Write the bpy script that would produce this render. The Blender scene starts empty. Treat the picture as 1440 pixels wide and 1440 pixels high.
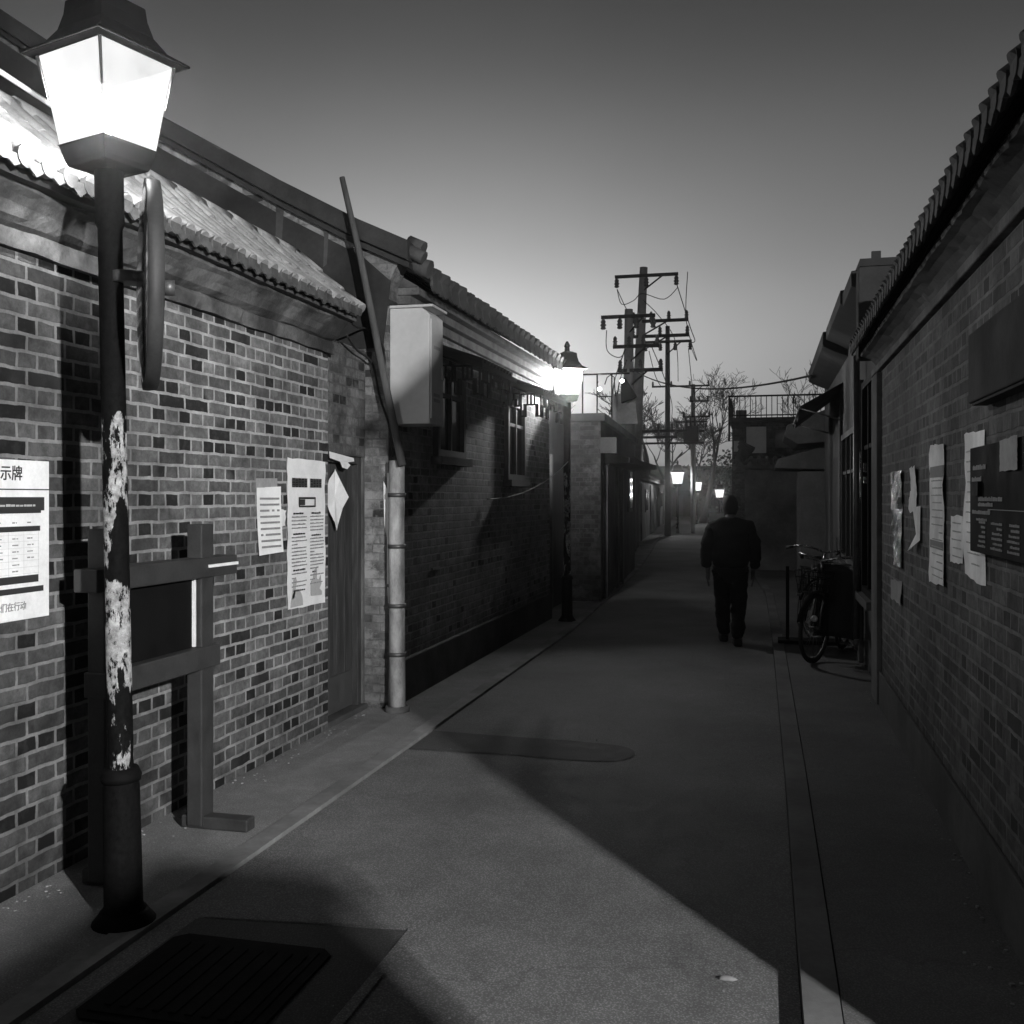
import bpy, bmesh, math, random
from mathutils import Vector, Matrix, noise as mnoise
PI = math.pi
rnd = random.Random(7)
scene = bpy.context.scene
COL = scene.collection

# ------------------------------------------------------------------ materials
def new_mat(name):
    m = bpy.data.materials.new(name); m.use_nodes = True
    nt = m.node_tree; b = nt.nodes['Principled BSDF']
    return m, nt, b

class NB:
    """small node helper"""
    def __init__(s, nt): s.nt = nt
    def n(s, t, **kw):
        o = s.nt.nodes.new(t)
        for k, v in kw.items():
            if k.startswith('i_'): o.inputs[k[2:].replace('_', ' ')].default_value = v
            else: setattr(o, k, v)
        return o
    def l(s, a, b): s.nt.links.new(a, b)
    def math(s, op, a, b=None, c=None, clamp=False):
        o = s.nt.nodes.new('ShaderNodeMath'); o.operation = op; o.use_clamp = clamp
        for i, v in enumerate((a, b, c)):
            if v is None: continue
            if isinstance(v, (int, float)): o.inputs[i].default_value = v
            else: s.l(v, o.inputs[i])
        return o.outputs[0]
    def noise(s, vec, scale, detail=3, rough=.55):
        o = s.nt.nodes.new('ShaderNodeTexNoise')
        o.inputs['Scale'].default_value = scale; o.inputs['Detail'].default_value = detail
        o.inputs['Roughness'].default_value = rough
        if vec is not None: s.l(vec, o.inputs['Vector'])
        return o.outputs['Fac']
    def ramp(s, f, lo, hi, a=0., b=1.):
        o = s.nt.nodes.new('ShaderNodeMapRange'); o.clamp = True
        o.inputs[1].default_value = lo; o.inputs[2].default_value = hi
        o.inputs[3].default_value = a; o.inputs[4].default_value = b
        s.l(f, o.inputs[0]); return o.outputs[0]
    def mix(s, f, a, b):
        # a + f*(b-a)
        return s.math('ADD', s.math('MULTIPLY', a, s.math('SUBTRACT', 1., f)), s.math('MULTIPLY', b, f))
    def rgb(s, v):
        o = s.nt.nodes.new('ShaderNodeCombineColor')
        for i in range(3): s.l(v, o.inputs[i])
        return o.outputs[0]
    def bump(s, h, strength, dist):
        o = s.nt.nodes.new('ShaderNodeBump'); o.inputs['Strength'].default_value = strength
        o.inputs['Distance'].default_value = dist; s.l(h, o.inputs['Height']); return o.outputs[0]

def grey(name, v, var=.35, scale=6., rough=.8, metal=0., bump=.0, grime=.0, spec=.35, stretch=None):
    m, nt, b = new_mat(name); k = NB(nt)
    tc = k.n('ShaderNodeTexCoord').outputs['Object']
    if stretch:
        mp = k.n('ShaderNodeMapping'); mp.inputs['Scale'].default_value = stretch; k.l(tc, mp.inputs[0]); tc = mp.outputs[0]
    n1 = k.noise(tc, scale, 5, .62); n2 = k.noise(tc, scale * 9, 3)
    s = k.math('ADD', k.math('MULTIPLY', n1, .7), k.math('MULTIPLY', n2, .3))
    val = k.ramp(s, .3, .7, v * (1 - var), v * (1 + var))
    if grime:
        g = k.ramp(k.noise(tc, scale * .35, 4, .6), .42, .62, 1., 1. - grime); val = k.math('MULTIPLY', val, g)
    k.l(k.rgb(val), b.inputs['Base Color'])
    k.l(k.ramp(n1, .3, .7, max(.05, rough - .1), min(1, rough + .1)), b.inputs['Roughness'])
    b.inputs['Metallic'].default_value = metal; b.inputs['Specular IOR Level'].default_value = spec
    if bump: k.l(k.bump(s, bump, .01), b.inputs['Normal'])
    return m

def brick(name, plane='yz', row=.0708, width=.233, lo=.10, hi=.21, dark=.035, pdark=.13, mortar=.27, mort_w=.0075,
          dirt=.45, wear=.0, squash=.5, base_dirt=.5, light_falloff=0.):
    m, nt, b = new_mat(name); k = NB(nt)
    pos = k.n('ShaderNodeNewGeometry').outputs['Position']
    sx = k.n('ShaderNodeSeparateXYZ'); k.l(pos, sx.inputs[0])
    cv = k.n('ShaderNodeCombineXYZ')
    u, w = {'yz': (1, 2), 'xz': (0, 2)}[plane]
    dn = k.n('ShaderNodeTexNoise'); dn.inputs['Scale'].default_value = 11; dn.inputs['Detail'].default_value = 6; k.l(pos, dn.inputs['Vector'])
    ds = k.n('ShaderNodeSeparateXYZ'); k.l(dn.outputs['Color'], ds.inputs[0])
    k.l(k.math('ADD', k.math('ADD', sx.outputs[u], 40.), k.math('MULTIPLY', ds.outputs[0], .02)), cv.inputs[0])
    k.l(k.math('ADD', sx.outputs[w], k.math('MULTIPLY', ds.outputs[1], .016)), cv.inputs[1])
    bt = k.n('ShaderNodeTexBrick', offset=.5, offset_frequency=2, squash=squash, squash_frequency=2)
    bt.inputs['Color1'].default_value = (0, 0, 0, 1); bt.inputs['Color2'].default_value = (1, 1, 1, 1); bt.inputs['Mortar'].default_value = (0, 0, 0, 1)
    bt.inputs['Scale'].default_value = 1; bt.inputs['Mortar Size'].default_value = mort_w; bt.inputs['Mortar Smooth'].default_value = .25
    bt.inputs['Brick Width'].default_value = width; bt.inputs['Row Height'].default_value = row
    k.l(cv.outputs[0], bt.inputs['Vector'])
    tint = k.n('ShaderNodeRGBToBW'); k.l(bt.outputs['Color'], tint.inputs[0]); tint = tint.outputs[0]
    n_big = k.noise(pos, 1.1, 4, .6); n_mid = k.noise(pos, 7, 4, .6); n_fine = k.noise(pos, 90, 4, .7)
    # patches of the wall hold more of the dark over-burnt bricks than others
    thr = k.ramp(n_big, .35, .65, pdark * .35, pdark * 1.7)
    rowi = k.math('FLOOR', k.math('DIVIDE', k.math('ADD', sx.outputs[w], k.math('MULTIPLY', ds.outputs[1], .016)), row))
    par = k.math('MODULO', rowi, 2.)
    thr = k.math('MULTIPLY', thr, k.mix(par, 1.55, .45))
    blot = k.noise(pos, 19, 5, .65)
    isdark = k.math('MULTIPLY', k.ramp(k.math('SUBTRACT', thr, tint), 0., .05, 0., 1.), k.ramp(blot, .36, .5, .35, 1.))
    body = k.ramp(tint, .1, 1., lo, hi)
    body = k.math('MULTIPLY', body, k.math('MULTIPLY', k.ramp(n_mid, .3, .7, .7, 1.25), k.ramp(blot, .33, .62, .6, 1.15)))
    body = k.mix(isdark, body, dark)
    body = k.math('MULTIPLY', body, k.ramp(n_fine, .25, .75, .78, 1.2))
    mort = k.math('MULTIPLY', k.ramp(n_mid, .35, .65, mortar * .65, mortar * 1.1), k.ramp(n_fine, .3, .7, .85, 1.12))
    fac = bt.outputs['Fac']
    mvis = k.ramp(k.noise(pos, 2.3, 4, .65), .36, .58, .65, 1.)
    val = k.mix(k.math('MULTIPLY', fac, mvis), body, mort)
    if wear:      # lime wash, plaster scraps
        wv = k.ramp(k.noise(pos, 2.6, 6, .68), .55, .62, 0., wear); val = k.mix(wv, val, .32)
    stain_shade = k.ramp(k.noise(pos, .9, 5, .65), .38, .66, 1., 1. - dirt)
    if light_falloff: stain_shade = k.math('MULTIPLY', stain_shade, k.ramp(k.math('ADD', sx.outputs[1], k.math('MULTIPLY', n_mid, .9)), 3.6, 5.6, 1. - light_falloff, 1.))  # brick colour darkened towards the near end, standing in for light falloff
    val = k.math('MULTIPLY', val, stain_shade)
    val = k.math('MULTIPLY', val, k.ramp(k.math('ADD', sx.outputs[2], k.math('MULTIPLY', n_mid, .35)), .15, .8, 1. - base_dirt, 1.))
    k.l(k.rgb(val), b.inputs['Base Color']); b.inputs['Roughness'].default_value = .85; b.inputs['Specular IOR Level'].default_value = .25
    h = k.math('ADD', k.math('MULTIPLY', k.math('SUBTRACT', 1., fac), 1.), k.math('MULTIPLY', n_fine, .25))
    h = k.math('ADD', h, k.math('MULTIPLY', tint, .35))
    k.l(k.bump(h, .8, .006), b.inputs['Normal'])
    return m

def asphalt(name, v, speck=.35, rough=.8, cracks=True):
    m, nt, b = new_mat(name); k = NB(nt)
    pos = k.n('ShaderNodeNewGeometry').outputs['Position']
    big = k.noise(pos, .8, 5, .6); mid = k.noise(pos, 9, 5, .65); fine = k.noise(pos, 170, 3, .8)
    vor = k.n('ShaderNodeTexVoronoi'); vor.inputs['Scale'].default_value = 120; k.l(pos, vor.inputs['Vector'])
    st = k.ramp(vor.outputs['Distance'], .1, .55, 1. + speck, 1. - speck)
    val = k.math('MULTIPLY', k.ramp(big, .3, .7, v * .66, v * 1.3), k.ramp(mid, .3, .7, .82, 1.16))
    val = k.math('MULTIPLY', val, st); val = k.math('MULTIPLY', val, k.ramp(fine, .25, .75, .6, 1.4))
    vc = k.n('ShaderNodeTexVoronoi'); vc.inputs['Scale'].default_value = 38; k.l(pos, vc.inputs['Vector'])
    chip = k.ramp(vc.outputs['Distance'], .05, .09, 2.2, 1.); val = k.math('MULTIPLY', val, chip)
    if cracks:
        dn = k.n('ShaderNodeTexNoise'); dn.inputs['Scale'].default_value = 3; dn.inputs['Detail'].default_value = 5; k.l(pos, dn.inputs['Vector'])
        va = k.n('ShaderNodeVectorMath', operation='ADD'); k.l(pos, va.inputs[0])
        vs = k.n('ShaderNodeVectorMath', operation='SCALE'); vs.inputs['Scale'].default_value = .7; k.l(dn.outputs['Color'], vs.inputs[0]); k.l(vs.outputs[0], va.inputs[1])
        ve = k.n('ShaderNodeTexVoronoi', feature='DISTANCE_TO_EDGE'); ve.inputs['Scale'].default_value = .45; k.l(va.outputs[0], ve.inputs['Vector'])
        cr = k.ramp(ve.outputs['Distance'], .001, .005, .8, 1.); val = k.math('MULTIPLY', val, cr)
    k.l(k.rgb(val), b.inputs['Base Color']); k.l(k.ramp(mid, .3, .7, rough - .12, rough + .1), b.inputs['Roughness'])
    b.inputs['Specular IOR Level'].default_value = .3
    k.l(k.bump(k.math('ADD', fine, k.math('MULTIPLY', st, .6)), .55, .004), b.inputs['Normal'])
    return m

def peeling(name):
    """black paint on a pole, torn posters and bare patches showing pale between z .9 and 2.05 m"""
    m, nt, b = new_mat(name); k = NB(nt)
    tc = k.n('ShaderNodeTexCoord').outputs['Object']
    mp = k.n('ShaderNodeMapping'); mp.inputs['Scale'].default_value = (1.6, 1.6, .62); mp.inputs['Location'].default_value = (3.3, 1.7, 5.1); k.l(tc, mp.inputs[0])
    sx = k.n('ShaderNodeSeparateXYZ'); k.l(tc, sx.inputs[0]); z = sx.outputs[2]
    n = k.noise(mp.outputs[0], 7, 6, .6); n2 = k.noise(tc, 60, 4, .7)
    band = k.math('MULTIPLY', k.ramp(z, .5, .62, -.25, .015), 1.)
    band = k.math('ADD', band, k.ramp(z, 1.9, 2.0, 0., -.5))
    f = k.ramp(k.math('ADD', n, band), .5, .522, 0., 1.)
    f = k.math('MULTIPLY', f, k.ramp(k.noise(mp.outputs[0], 24, 7, .75), .43, .47, 0., 1.))
    pale = k.math('MULTIPLY', k.ramp(k.noise(tc, 22, 5, .7), .3, .7, .13, .5), k.ramp(n2, .3, .7, .6, 1.2))
    blk = k.ramp(n2, .3, .7, .003, .009)
    k.l(k.rgb(k.mix(f, blk, pale)), b.inputs['Base Color'])
    k.l(k.mix(f, .7, .9), b.inputs['Roughness']); b.inputs['Specular IOR Level'].default_value = .03
    k.l(k.bump(k.math('ADD', f, k.math('MULTIPLY', n2, .4)), .6, .003), b.inputs['Normal'])
    return m

def pane_mat(name, strength):
    m = bpy.data.materials.new(name); m.use_nodes = True; nt = m.node_tree; nt.nodes.clear(); k = NB(nt)
    tc = k.n('ShaderNodeTexCoord').outputs['Object']
    e = k.n('ShaderNodeEmission'); k.l(k.ramp(k.noise(tc, 5, 3), .3, .7, strength * .82, strength * 1.12), e.inputs['Strength'])
    t = k.n('ShaderNodeBsdfTransparent'); mx = k.n('ShaderNodeMixShader'); mx.inputs[0].default_value = .8
    k.l(t.outputs[0], mx.inputs[1]); k.l(e.outputs[0], mx.inputs[2])
    o = k.n('ShaderNodeOutputMaterial'); k.l(mx.outputs[0], o.inputs[0]); return m

def emit_mat(name, strength):
    m = bpy.data.materials.new(name); m.use_nodes = True; nt = m.node_tree; nt.nodes.clear(); k = NB(nt)
    e = k.n('ShaderNodeEmission'); e.inputs['Strength'].default_value = strength
    o = k.n('ShaderNodeOutputMaterial'); k.l(e.outputs[0], o.inputs[0]); return m

M = dict(
    brick_l=brick('grey_brick', dark=.022, pdark=.17, mortar=.46, mort_w=.009, dirt=.42, lo=.085, hi=.21, light_falloff=.58),
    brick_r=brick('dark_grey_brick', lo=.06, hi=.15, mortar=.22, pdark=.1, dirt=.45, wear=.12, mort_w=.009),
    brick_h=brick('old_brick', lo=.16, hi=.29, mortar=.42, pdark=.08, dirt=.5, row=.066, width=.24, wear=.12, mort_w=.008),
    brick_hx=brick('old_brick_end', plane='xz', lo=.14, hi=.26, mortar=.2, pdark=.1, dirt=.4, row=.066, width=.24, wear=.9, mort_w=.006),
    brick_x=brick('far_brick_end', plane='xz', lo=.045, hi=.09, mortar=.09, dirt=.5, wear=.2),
    brick_d=brick('rough_brick', lo=.12, hi=.2, mortar=.16, pdark=.15, dirt=.6, wear=.35),
    tile=grey('roof_tile', .30, .4, 14, .7, bump=.4, grime=.3),
    tile_black=grey('sooty_roof_tile', .028, .4, 8, .85, bump=.4, grime=.3),
    tile_mid=grey('shaded_roof_tile', .085, .5, 14, .8, bump=.4, grime=.4),  # pan tiles darkened: shade between the cover rows is put into the colour
    tile_dark=grey('dark_roof_tile', .07, .4, 8, .8, bump=.4, grime=.3),
    cornice=grey('cornice_plaster', .12, .5, 7, .85, bump=.9, grime=.7),
    cornice_dark=grey('dark_cornice', .085, .4, 5, .85, bump=.5, grime=.5),
    plaster=grey('grey_plaster', .12, .35, 3, .9, bump=.4, grime=.5),
    gable=grey('gable_plaster', .035, .5, 3, .9, bump=.5, grime=.5), verge=grey('verge_plaster', .036, .4, 5, .9, bump=.5, grime=.4),
    plaster_d=grey('dark_plaster', .07, .4, 3, .9, bump=.4, grime=.5),
    concrete=grey('concrete', .26, .35, 5, .85, bump=.35, grime=.3),
    paving=asphalt('pavement_concrete', .22, .22, .85, False),
    paving_old=asphalt('old_pavement', .12, .25, .85),
    asphalt=asphalt('asphalt', .17), asphalt_new=asphalt('asphalt_patch', .06, .3, .8, False),
    kerb_old=grey('old_kerb_stone', .13, .3, 4, .85, bump=.3, grime=.4),
    kerb=grey('kerb_stone', .22, .3, 4, .85, bump=.3, grime=.4),
    ground=grey('bare_ground', .1, .3, .5, .95),
    blackmetal=grey('black_metal', .006, .4, 20, .7, spec=.05), metal=grey('dull_metal', .12, .3, 15, .5, .6),
    steel=grey('bright_steel', .5, .2, 20, .25, 1.), darkframe=grey('dark_frame', .05, .35, 10, .6),
    rack=grey('rack_paint', .036, .35, 8, .6, bump=.2), board_black=grey('black_board', .006, .3, 6, .8, spec=.08),
    white=grey('white_paint', .8, .15, 8, .7), cabinet=grey('cabinet_paint', .5, .12, 3, .6, grime=.2),
    paper=grey('paper', .84, .1, 9, .75, bump=.15, grime=.12), paper_old=grey('old_paper', .93, .1, 10, .8, bump=.2, grime=.25),
    paper_grey=grey('faded_paper', .36, .25, 9, .85, grime=.2),
    ink=grey('ink', .03, .2, 30, .8), ink_mid=grey('grey_ink', .24, .2, 30, .8), ink_pale=grey('pale_ink', .42, .15, 30, .8),
    wood=grey('old_wood', .05, .55, 9, .8, bump=.5, grime=.5, stretch=(6, 6, .5)), woodpole=grey('wood_batten', .075, .4, 9, .8, bump=.3, stretch=(5, 5, .6)),
    pipe=grey('drain_pipe', .4, .45, 7, .55, bump=.3, grime=.5, stretch=(2, 2, .8)),
    glass=grey('dark_glass', .012, .2, 3, .08, spec=.6), bark=grey('bark', .03, .4, 10, .9), conc_pole=grey('pole_concrete', .2, .25, 5, .85),
    rubber=grey('rubber', .015, .3, 20, .8), cloth=grey('dark_cloth', .008, .3, 15, .95, bump=.3), cloth2=grey('trouser_cloth', .007, .3, 15, .95),
    skin=grey('skin', .12, .15, 20, .6), hair=grey('hair', .012, .3, 40, .7), awning=grey('awning_cloth', .07, .35, 6, .85, bump=.3, grime=.4),
    peel=peeling('peeling_black_paint'), foil=grey('shiny_film', .35, .5, 25, .12, .7, bump=1.),
    mirror=grey('mirror_face', .55, .1, 2, .12, 1.), pane=pane_mat('lit_pane', 1.15), glow=emit_mat('lit_bulb', 12.),
    foliage=grey('dark_foliage', .05, .5, 6, .9), insul=grey('insulator', .03, .3, 10, .4),
)

# ------------------------------------------------------------------ mesh building
class MB:
    def __init__(s): s.v = []; s.f = []; s.sm = []
    def add(s, vs, fs, smooth=False, mtx=None):
        o = len(s.v)
        for v in vs:
            v = Vector(v); s.v.append(mtx @ v if mtx else v)
        for f in fs: s.f.append([o + i for i in f]); s.sm.append(smooth)
        return s
    def box(s, x0, x1, y0, y1, z0, z1, mtx=None):
        vs = [(x, y, z) for x in (x0, x1) for y in (y0, y1) for z in (z0, z1)]
        return s.add(vs, [(0, 1, 3, 2), (4, 6, 7, 5), (0, 4, 5, 1), (2, 3, 7, 6), (0, 2, 6, 4), (1, 5, 7, 3)], mtx=mtx)
    def tube(s, pts, rad, n=8, caps=True, smooth=True):
        pts = [Vector(p) for p in pts]; rs = rad if isinstance(rad, (list, tuple)) else [rad] * len(pts)
        vs = []; fs = []; up = None
        for i, p in enumerate(pts):
            t = (pts[min(i + 1, len(pts) - 1)] - pts[max(i - 1, 0)])
            if t.length < 1e-9: t = Vector((0, 0, 1))
            t.normalize()
            if up is None: up = Vector((0, 0, 1)) if abs(t.z) < .95 else Vector((1, 0, 0))
            a = t.cross(up)
            if a.length < 1e-4: a = t.cross(Vector((1, 0, 0)))
            a.normalize(); b = t.cross(a).normalized(); up = -b if up.dot(b) < 0 else b
            up = b
            for j in range(n):
                q = 2 * PI * j / n; vs.append(p + a * math.cos(q) * rs[i] + b * math.sin(q) * rs[i])
            up = t.cross(a)*-1 if False else Vector((0, 0, 1)) if abs(t.z) < .95 else Vector((1, 0, 0))
        for i in range(len(pts) - 1):
            for j in range(n): fs.append((i * n + j, i * n + (j + 1) % n, (i + 1) * n + (j + 1) % n, (i + 1) * n + j))
        s.add(vs, fs, smooth)
        if caps:
            o = len(s.v) - len(vs); s.f.append([o + j for j in range(n)][::-1]); s.sm.append(False)
            s.f.append([o + (len(pts) - 1) * n + j for j in range(n)]); s.sm.append(False)
        return s
    def lathe(s, prof, n=16, mtx=None, smooth=True):
        vs = []; fs = []
        for r, z in prof:
            for j in range(n): q = 2 * PI * j / n; vs.append((r * math.cos(q), r * math.sin(q), z))
        for i in range(len(prof) - 1):
            for j in range(n): fs.append((i * n + j, i * n + (j + 1) % n, (i + 1) * n + (j + 1) % n, (i + 1) * n + j))
        fs.append(list(range(n))[::-1]); fs.append([(len(prof) - 1) * n + j for j in range(n)])
        return s.add(vs, fs, smooth, mtx)
    def torus(s, c, R, r, axis='x', n=32, m=8):
        vs = []; fs = []
        for i in range(n):
            q = 2 * PI * i / n
            for j in range(m):
                w = 2 * PI * j / m; a = (R + r * math.cos(w)); h = r * math.sin(w)
                if axis == 'x': p = (h, a * math.cos(q), a * math.sin(q))
                else: p = (a * math.cos(q), a * math.sin(q), h)
                vs.append(Vector(c) + Vector(p))
        for i in range(n):
            for j in range(m): fs.append((i * m + j, ((i + 1) % n) * m + j, ((i + 1) % n) * m + (j + 1) % m, i * m + (j + 1) % m))
        return s.add(vs, fs, True)
    def prism(s, poly, a0, a1, axis='y'):
        """poly: list of 2D points; axis y: (x,z) extruded along y; axis z: (x,y) along z; axis x: (y,z) along x"""
        n = len(poly)
        def P(p, a): return {'y': (p[0], a, p[1]), 'z': (p[0], p[1], a), 'x': (a, p[0], p[1])}[axis]
        vs = [P(p, a0) for p in poly] + [P(p, a1) for p in poly]
        fs = [list(range(n))[::-1], [n + i for i in range(n)]] + [(i, (i + 1) % n, n + (i + 1) % n, n + i) for i in range(n)]
        return s.add(vs, fs)
    def grid(s, P, nu, nv, smooth=True):
        vs = [P(i / nu, j / nv) for i in range(nu + 1) for j in range(nv + 1)]
        fs = [(i * (nv + 1) + j, (i + 1) * (nv + 1) + j, (i + 1) * (nv + 1) + j + 1, i * (nv + 1) + j + 1) for i in range(nu) for j in range(nv)]
        return s.add(vs, fs, smooth)
    def each(s, name, mat, parent=None, bevel=0.):
        """every loose piece as an object of its own"""
        p = list(range(len(s.v)))
        def fd(i):
            while p[i] != i: p[i] = p[p[i]]; i = p[i]
            return i
        for f in s.f:
            for i in f[1:]: p[fd(i)] = fd(f[0])
        groups = {}
        for n, f in enumerate(s.f): groups.setdefault(fd(f[0]), []).append(n)
        for g in groups.values():
            mb = MB(); mp = {}
            for n in g:
                for i in s.f[n]:
                    if i not in mp: mp[i] = len(mb.v); mb.v.append(s.v[i])
                mb.f.append([mp[i] for i in s.f[n]]); mb.sm.append(s.sm[n])
            mb.build(name, mat, parent, bevel)
    def build(s, name, mat, parent=None, bevel=0., solid=0.):
        me = bpy.data.meshes.new(name); me.from_pydata([tuple(v) for v in s.v], [], s.f); me.validate()
        if len(me.polygons) == len(s.sm): me.polygons.foreach_set('use_smooth', s.sm)
        bm = bmesh.new(); bm.from_mesh(me); bmesh.ops.recalc_face_normals(bm, faces=bm.faces); bm.to_mesh(me); bm.free()
        me.materials.append(M[mat] if isinstance(mat, str) else mat)
        o = bpy.data.objects.new(name, me); COL.objects.link(o)
        if solid: md = o.modifiers.new('solid', 'SOLIDIFY'); md.thickness = solid
        if bevel: md = o.modifiers.new('bevel', 'BEVEL'); md.width = bevel; md.segments = 2; md.limit_method = 'ANGLE'
        if parent is not None: adopt(o, parent)
        return o

def adopt(o, parent):
    o.parent = parent; o.matrix_parent_inverse = parent.matrix_world.inverted() if parent.type != 'MESH' else Matrix()
def wm(o): return Matrix.Translation(o.location) @ o.rotation_euler.to_matrix().to_4x4()
def tag(o, label=None, cat=None, group=None, kind=None):
    if label: o['label'] = label
    if cat: o['category'] = cat
    if group: o['group'] = group
    if kind: o['kind'] = kind
    return o
def thing(name, label, cat, loc=(0, 0, 0), group=None):
    o = bpy.data.objects.new(name, None); o.empty_display_size = .1; COL.objects.link(o); o.location = loc
    o.matrix_world = Matrix.Translation(loc)
    return tag(o, label, cat, group)
def struct(mb, name, mat): return tag(mb.build(name, mat), kind='structure')
def copy_tree(o, parent=None):
    c = o.copy(); COL.objects.link(c)
    if o.type == 'LIGHT': c.data = o.data.copy()
    if parent is not None: c.parent = parent
    for ch in [x for x in COL.objects if x.parent == o]: copy_tree(ch, c)
    return c
def B(*a): return MB().box(*a)

# ------------------------------------------------------------------ tiled roof running along y
def roof_curve(prof):
    L = [0.]
    for a, b in zip(prof, prof[1:]): L.append(L[-1] + math.hypot(b[0] - a[0], b[1] - a[1]))
    def P(s):
        s = max(0., min(L[-1], s))
        for i in range(len(prof) - 1):
            if s <= L[i + 1] + 1e-9:
                t = (s - L[i]) / (L[i + 1] - L[i]); d = ((prof[i + 1][0] - prof[i][0]) / (L[i + 1] - L[i]), (prof[i + 1][1] - prof[i][1]) / (L[i + 1] - L[i]))
                return prof[i][0] + t * (prof[i + 1][0] - prof[i][0]), prof[i][1] + t * (prof[i + 1][1] - prof[i][1]), d
    return P, L[-1]
def tile_roof(y0, y1, prof, pitch=.125, r=.036, seg=.19, jitter=.004, tongue=.055):
    mb = MB(); pn = MB(); P, LT = roof_curve(prof); n = int(round((y1 - y0) / pitch)); pitch = (y1 - y0) / n
    sgn = -1 if prof[-1][0] < prof[0][0] else 1
    K = 7; ns = max(1, int(round(LT / seg)))
    for c in range(n):
        yc = y0 + (c + .5) * pitch + rnd.uniform(-jitter, jitter)
        for k in range(ns):
            a, b = LT * k / ns - (.0 if k else 0.), LT * (k + 1) / ns + .015
            rr = r * rnd.uniform(.94, 1.06); jy = rnd.uniform(-jitter, jitter); lift = rnd.uniform(0, .004)
            rings = []
            for s, q, extra in ((a, 1.04, .004 + lift), (b, .95, -.001 + lift)):
                x, z, d = P(s); nx, nz = -d[1] * sgn * -1 * -1, abs(d[0])
                nx = -d[1] * (1 if d[0] > 0 else -1); nz = abs(d[0])
                rings.append([(x + nx * (rr * q * math.sin(PI * j / K) * 1.0 + extra), yc + jy + rr * q * math.cos(PI * j / K), z + nz * (rr * q * math.sin(PI * j / K) + extra)) for j in range(K + 1)])
            vs = rings[0] + rings[1]; fs = [(j, j + 1, K + 1 + j + 1, K + 1 + j) for j in range(K)]
            mb.add(vs, fs, True); mb.add(rings[0], [list(range(K + 1))])
        # round end tile of the cover row and drooping tongue of the pan row
        x, z, d = P(0); fx = .012 * (1 if sgn < 0 else -1)
        pn.add([(x + fx, yc + r * 1.12 * math.cos(2 * PI * j / 12), z + .004 + r * 1.12 * math.sin(2 * PI * j / 12)) for j in range(12)] +
               [(x - fx, yc + r * 1.12 * math.cos(2 * PI * j / 12), z + .004 + r * 1.12 * math.sin(2 * PI * j / 12)) for j in range(12)],
               [list(range(12)), list(range(12, 24))] + [(j, (j + 1) % 12, 12 + (j + 1) % 12, 12 + j) for j in range(12)])
        yp = yc + pitch / 2; h = pitch * .5; t = tongue * rnd.uniform(.85, 1.1)
        pl = [(-h * .9, .0), (-h * .55, -t * .62), (-h * .2, -t * .85), (0, -t), (h * .2, -t * .85), (h * .55, -t * .62), (h * .9, 0.)]
        if c < n - 1: pn.add([(x + fx * .6, yp + p[0], z + p[1]) for p in pl] + [(x - fx * .6, yp + p[0], z + p[1] + .004) for p in pl],
               [list(range(7)), list(range(7, 14))] + [(j, (j + 1) % 7, 7 + (j + 1) % 7, 7 + j) for j in range(7)])
    # pan sheets, stepped
    for k in range(ns * 2):
        a, b = LT * k / (ns * 2), LT * (k + 1) / (ns * 2) + .01
        xa, za, _ = P(a); xb, zb, _ = P(b)
        pn.add([(xa, y0, za - .006), (xa, y1, za - .006), (xb, y1, zb - .016), (xb, y0, zb - .016), (xa, y0, za - .022), (xa, y1, za - .022)], [(0, 1, 2, 3), (0, 4, 5, 1)])
    return mb, pn

def text(name, body, size, loc, facing, mat, parent, extr=.001, align='LEFT'):
    cu = bpy.data.curves.new(name, 'FONT'); cu.body = body; cu.size = size; cu.align_x = align; cu.extrude = extr; cu.offset = size * .012
    o = bpy.data.objects.new(name, cu); COL.objects.link(o)
    dg = bpy.context.evaluated_depsgraph_get(); me = bpy.data.meshes.new_from_object(o.evaluated_get(dg))
    bpy.data.objects.remove(o)
    ax = Vector((0, 1, 0)) if facing == '+x' else Vector((0, -1, 0)); nz = Vector((1, 0, 0)) if facing == '+x' else Vector((-1, 0, 0))
    mt = Matrix((ax, Vector((0, 0, 1)), nz)).transposed().to_4x4(); mt.translation = loc
    me.transform(mt); me.materials.clear(); me.materials.append(M[mat]); me.name = name
    t = bpy.data.objects.new(name, me); COL.objects.link(t); adopt(t, parent); return t

def paper(corners, x, side, curl=.004, seed=0, nu=6, nv=12, rag=0.):
    """sheet pasted on a wall plane x; corners as (y,z): left top, right top, right bottom, left bottom in y order"""
    (a, b, c, d) = corners; r = random.Random(seed)
    def P(u, v):
        y = (a[0] * (1 - u) + b[0] * u) * (1 - v) + (d[0] * (1 - u) + c[0] * u) * v
        z = (a[1] * (1 - u) + b[1] * u) * (1 - v) + (d[1] * (1 - u) + c[1] * u) * v
        q = mnoise.noise(Vector((y * 7, z * 7, seed)))
        e = max(abs(u - .5), abs(v - .5)) * 2
        if rag and e > .95: y += r.uniform(-rag, rag); z += r.uniform(-rag, rag)
        return (x + side * (.004 + curl * (.6 + q) * (1 + (e > .95) * .8)), y, z)
    return MB().grid(P, nu, nv)

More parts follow.
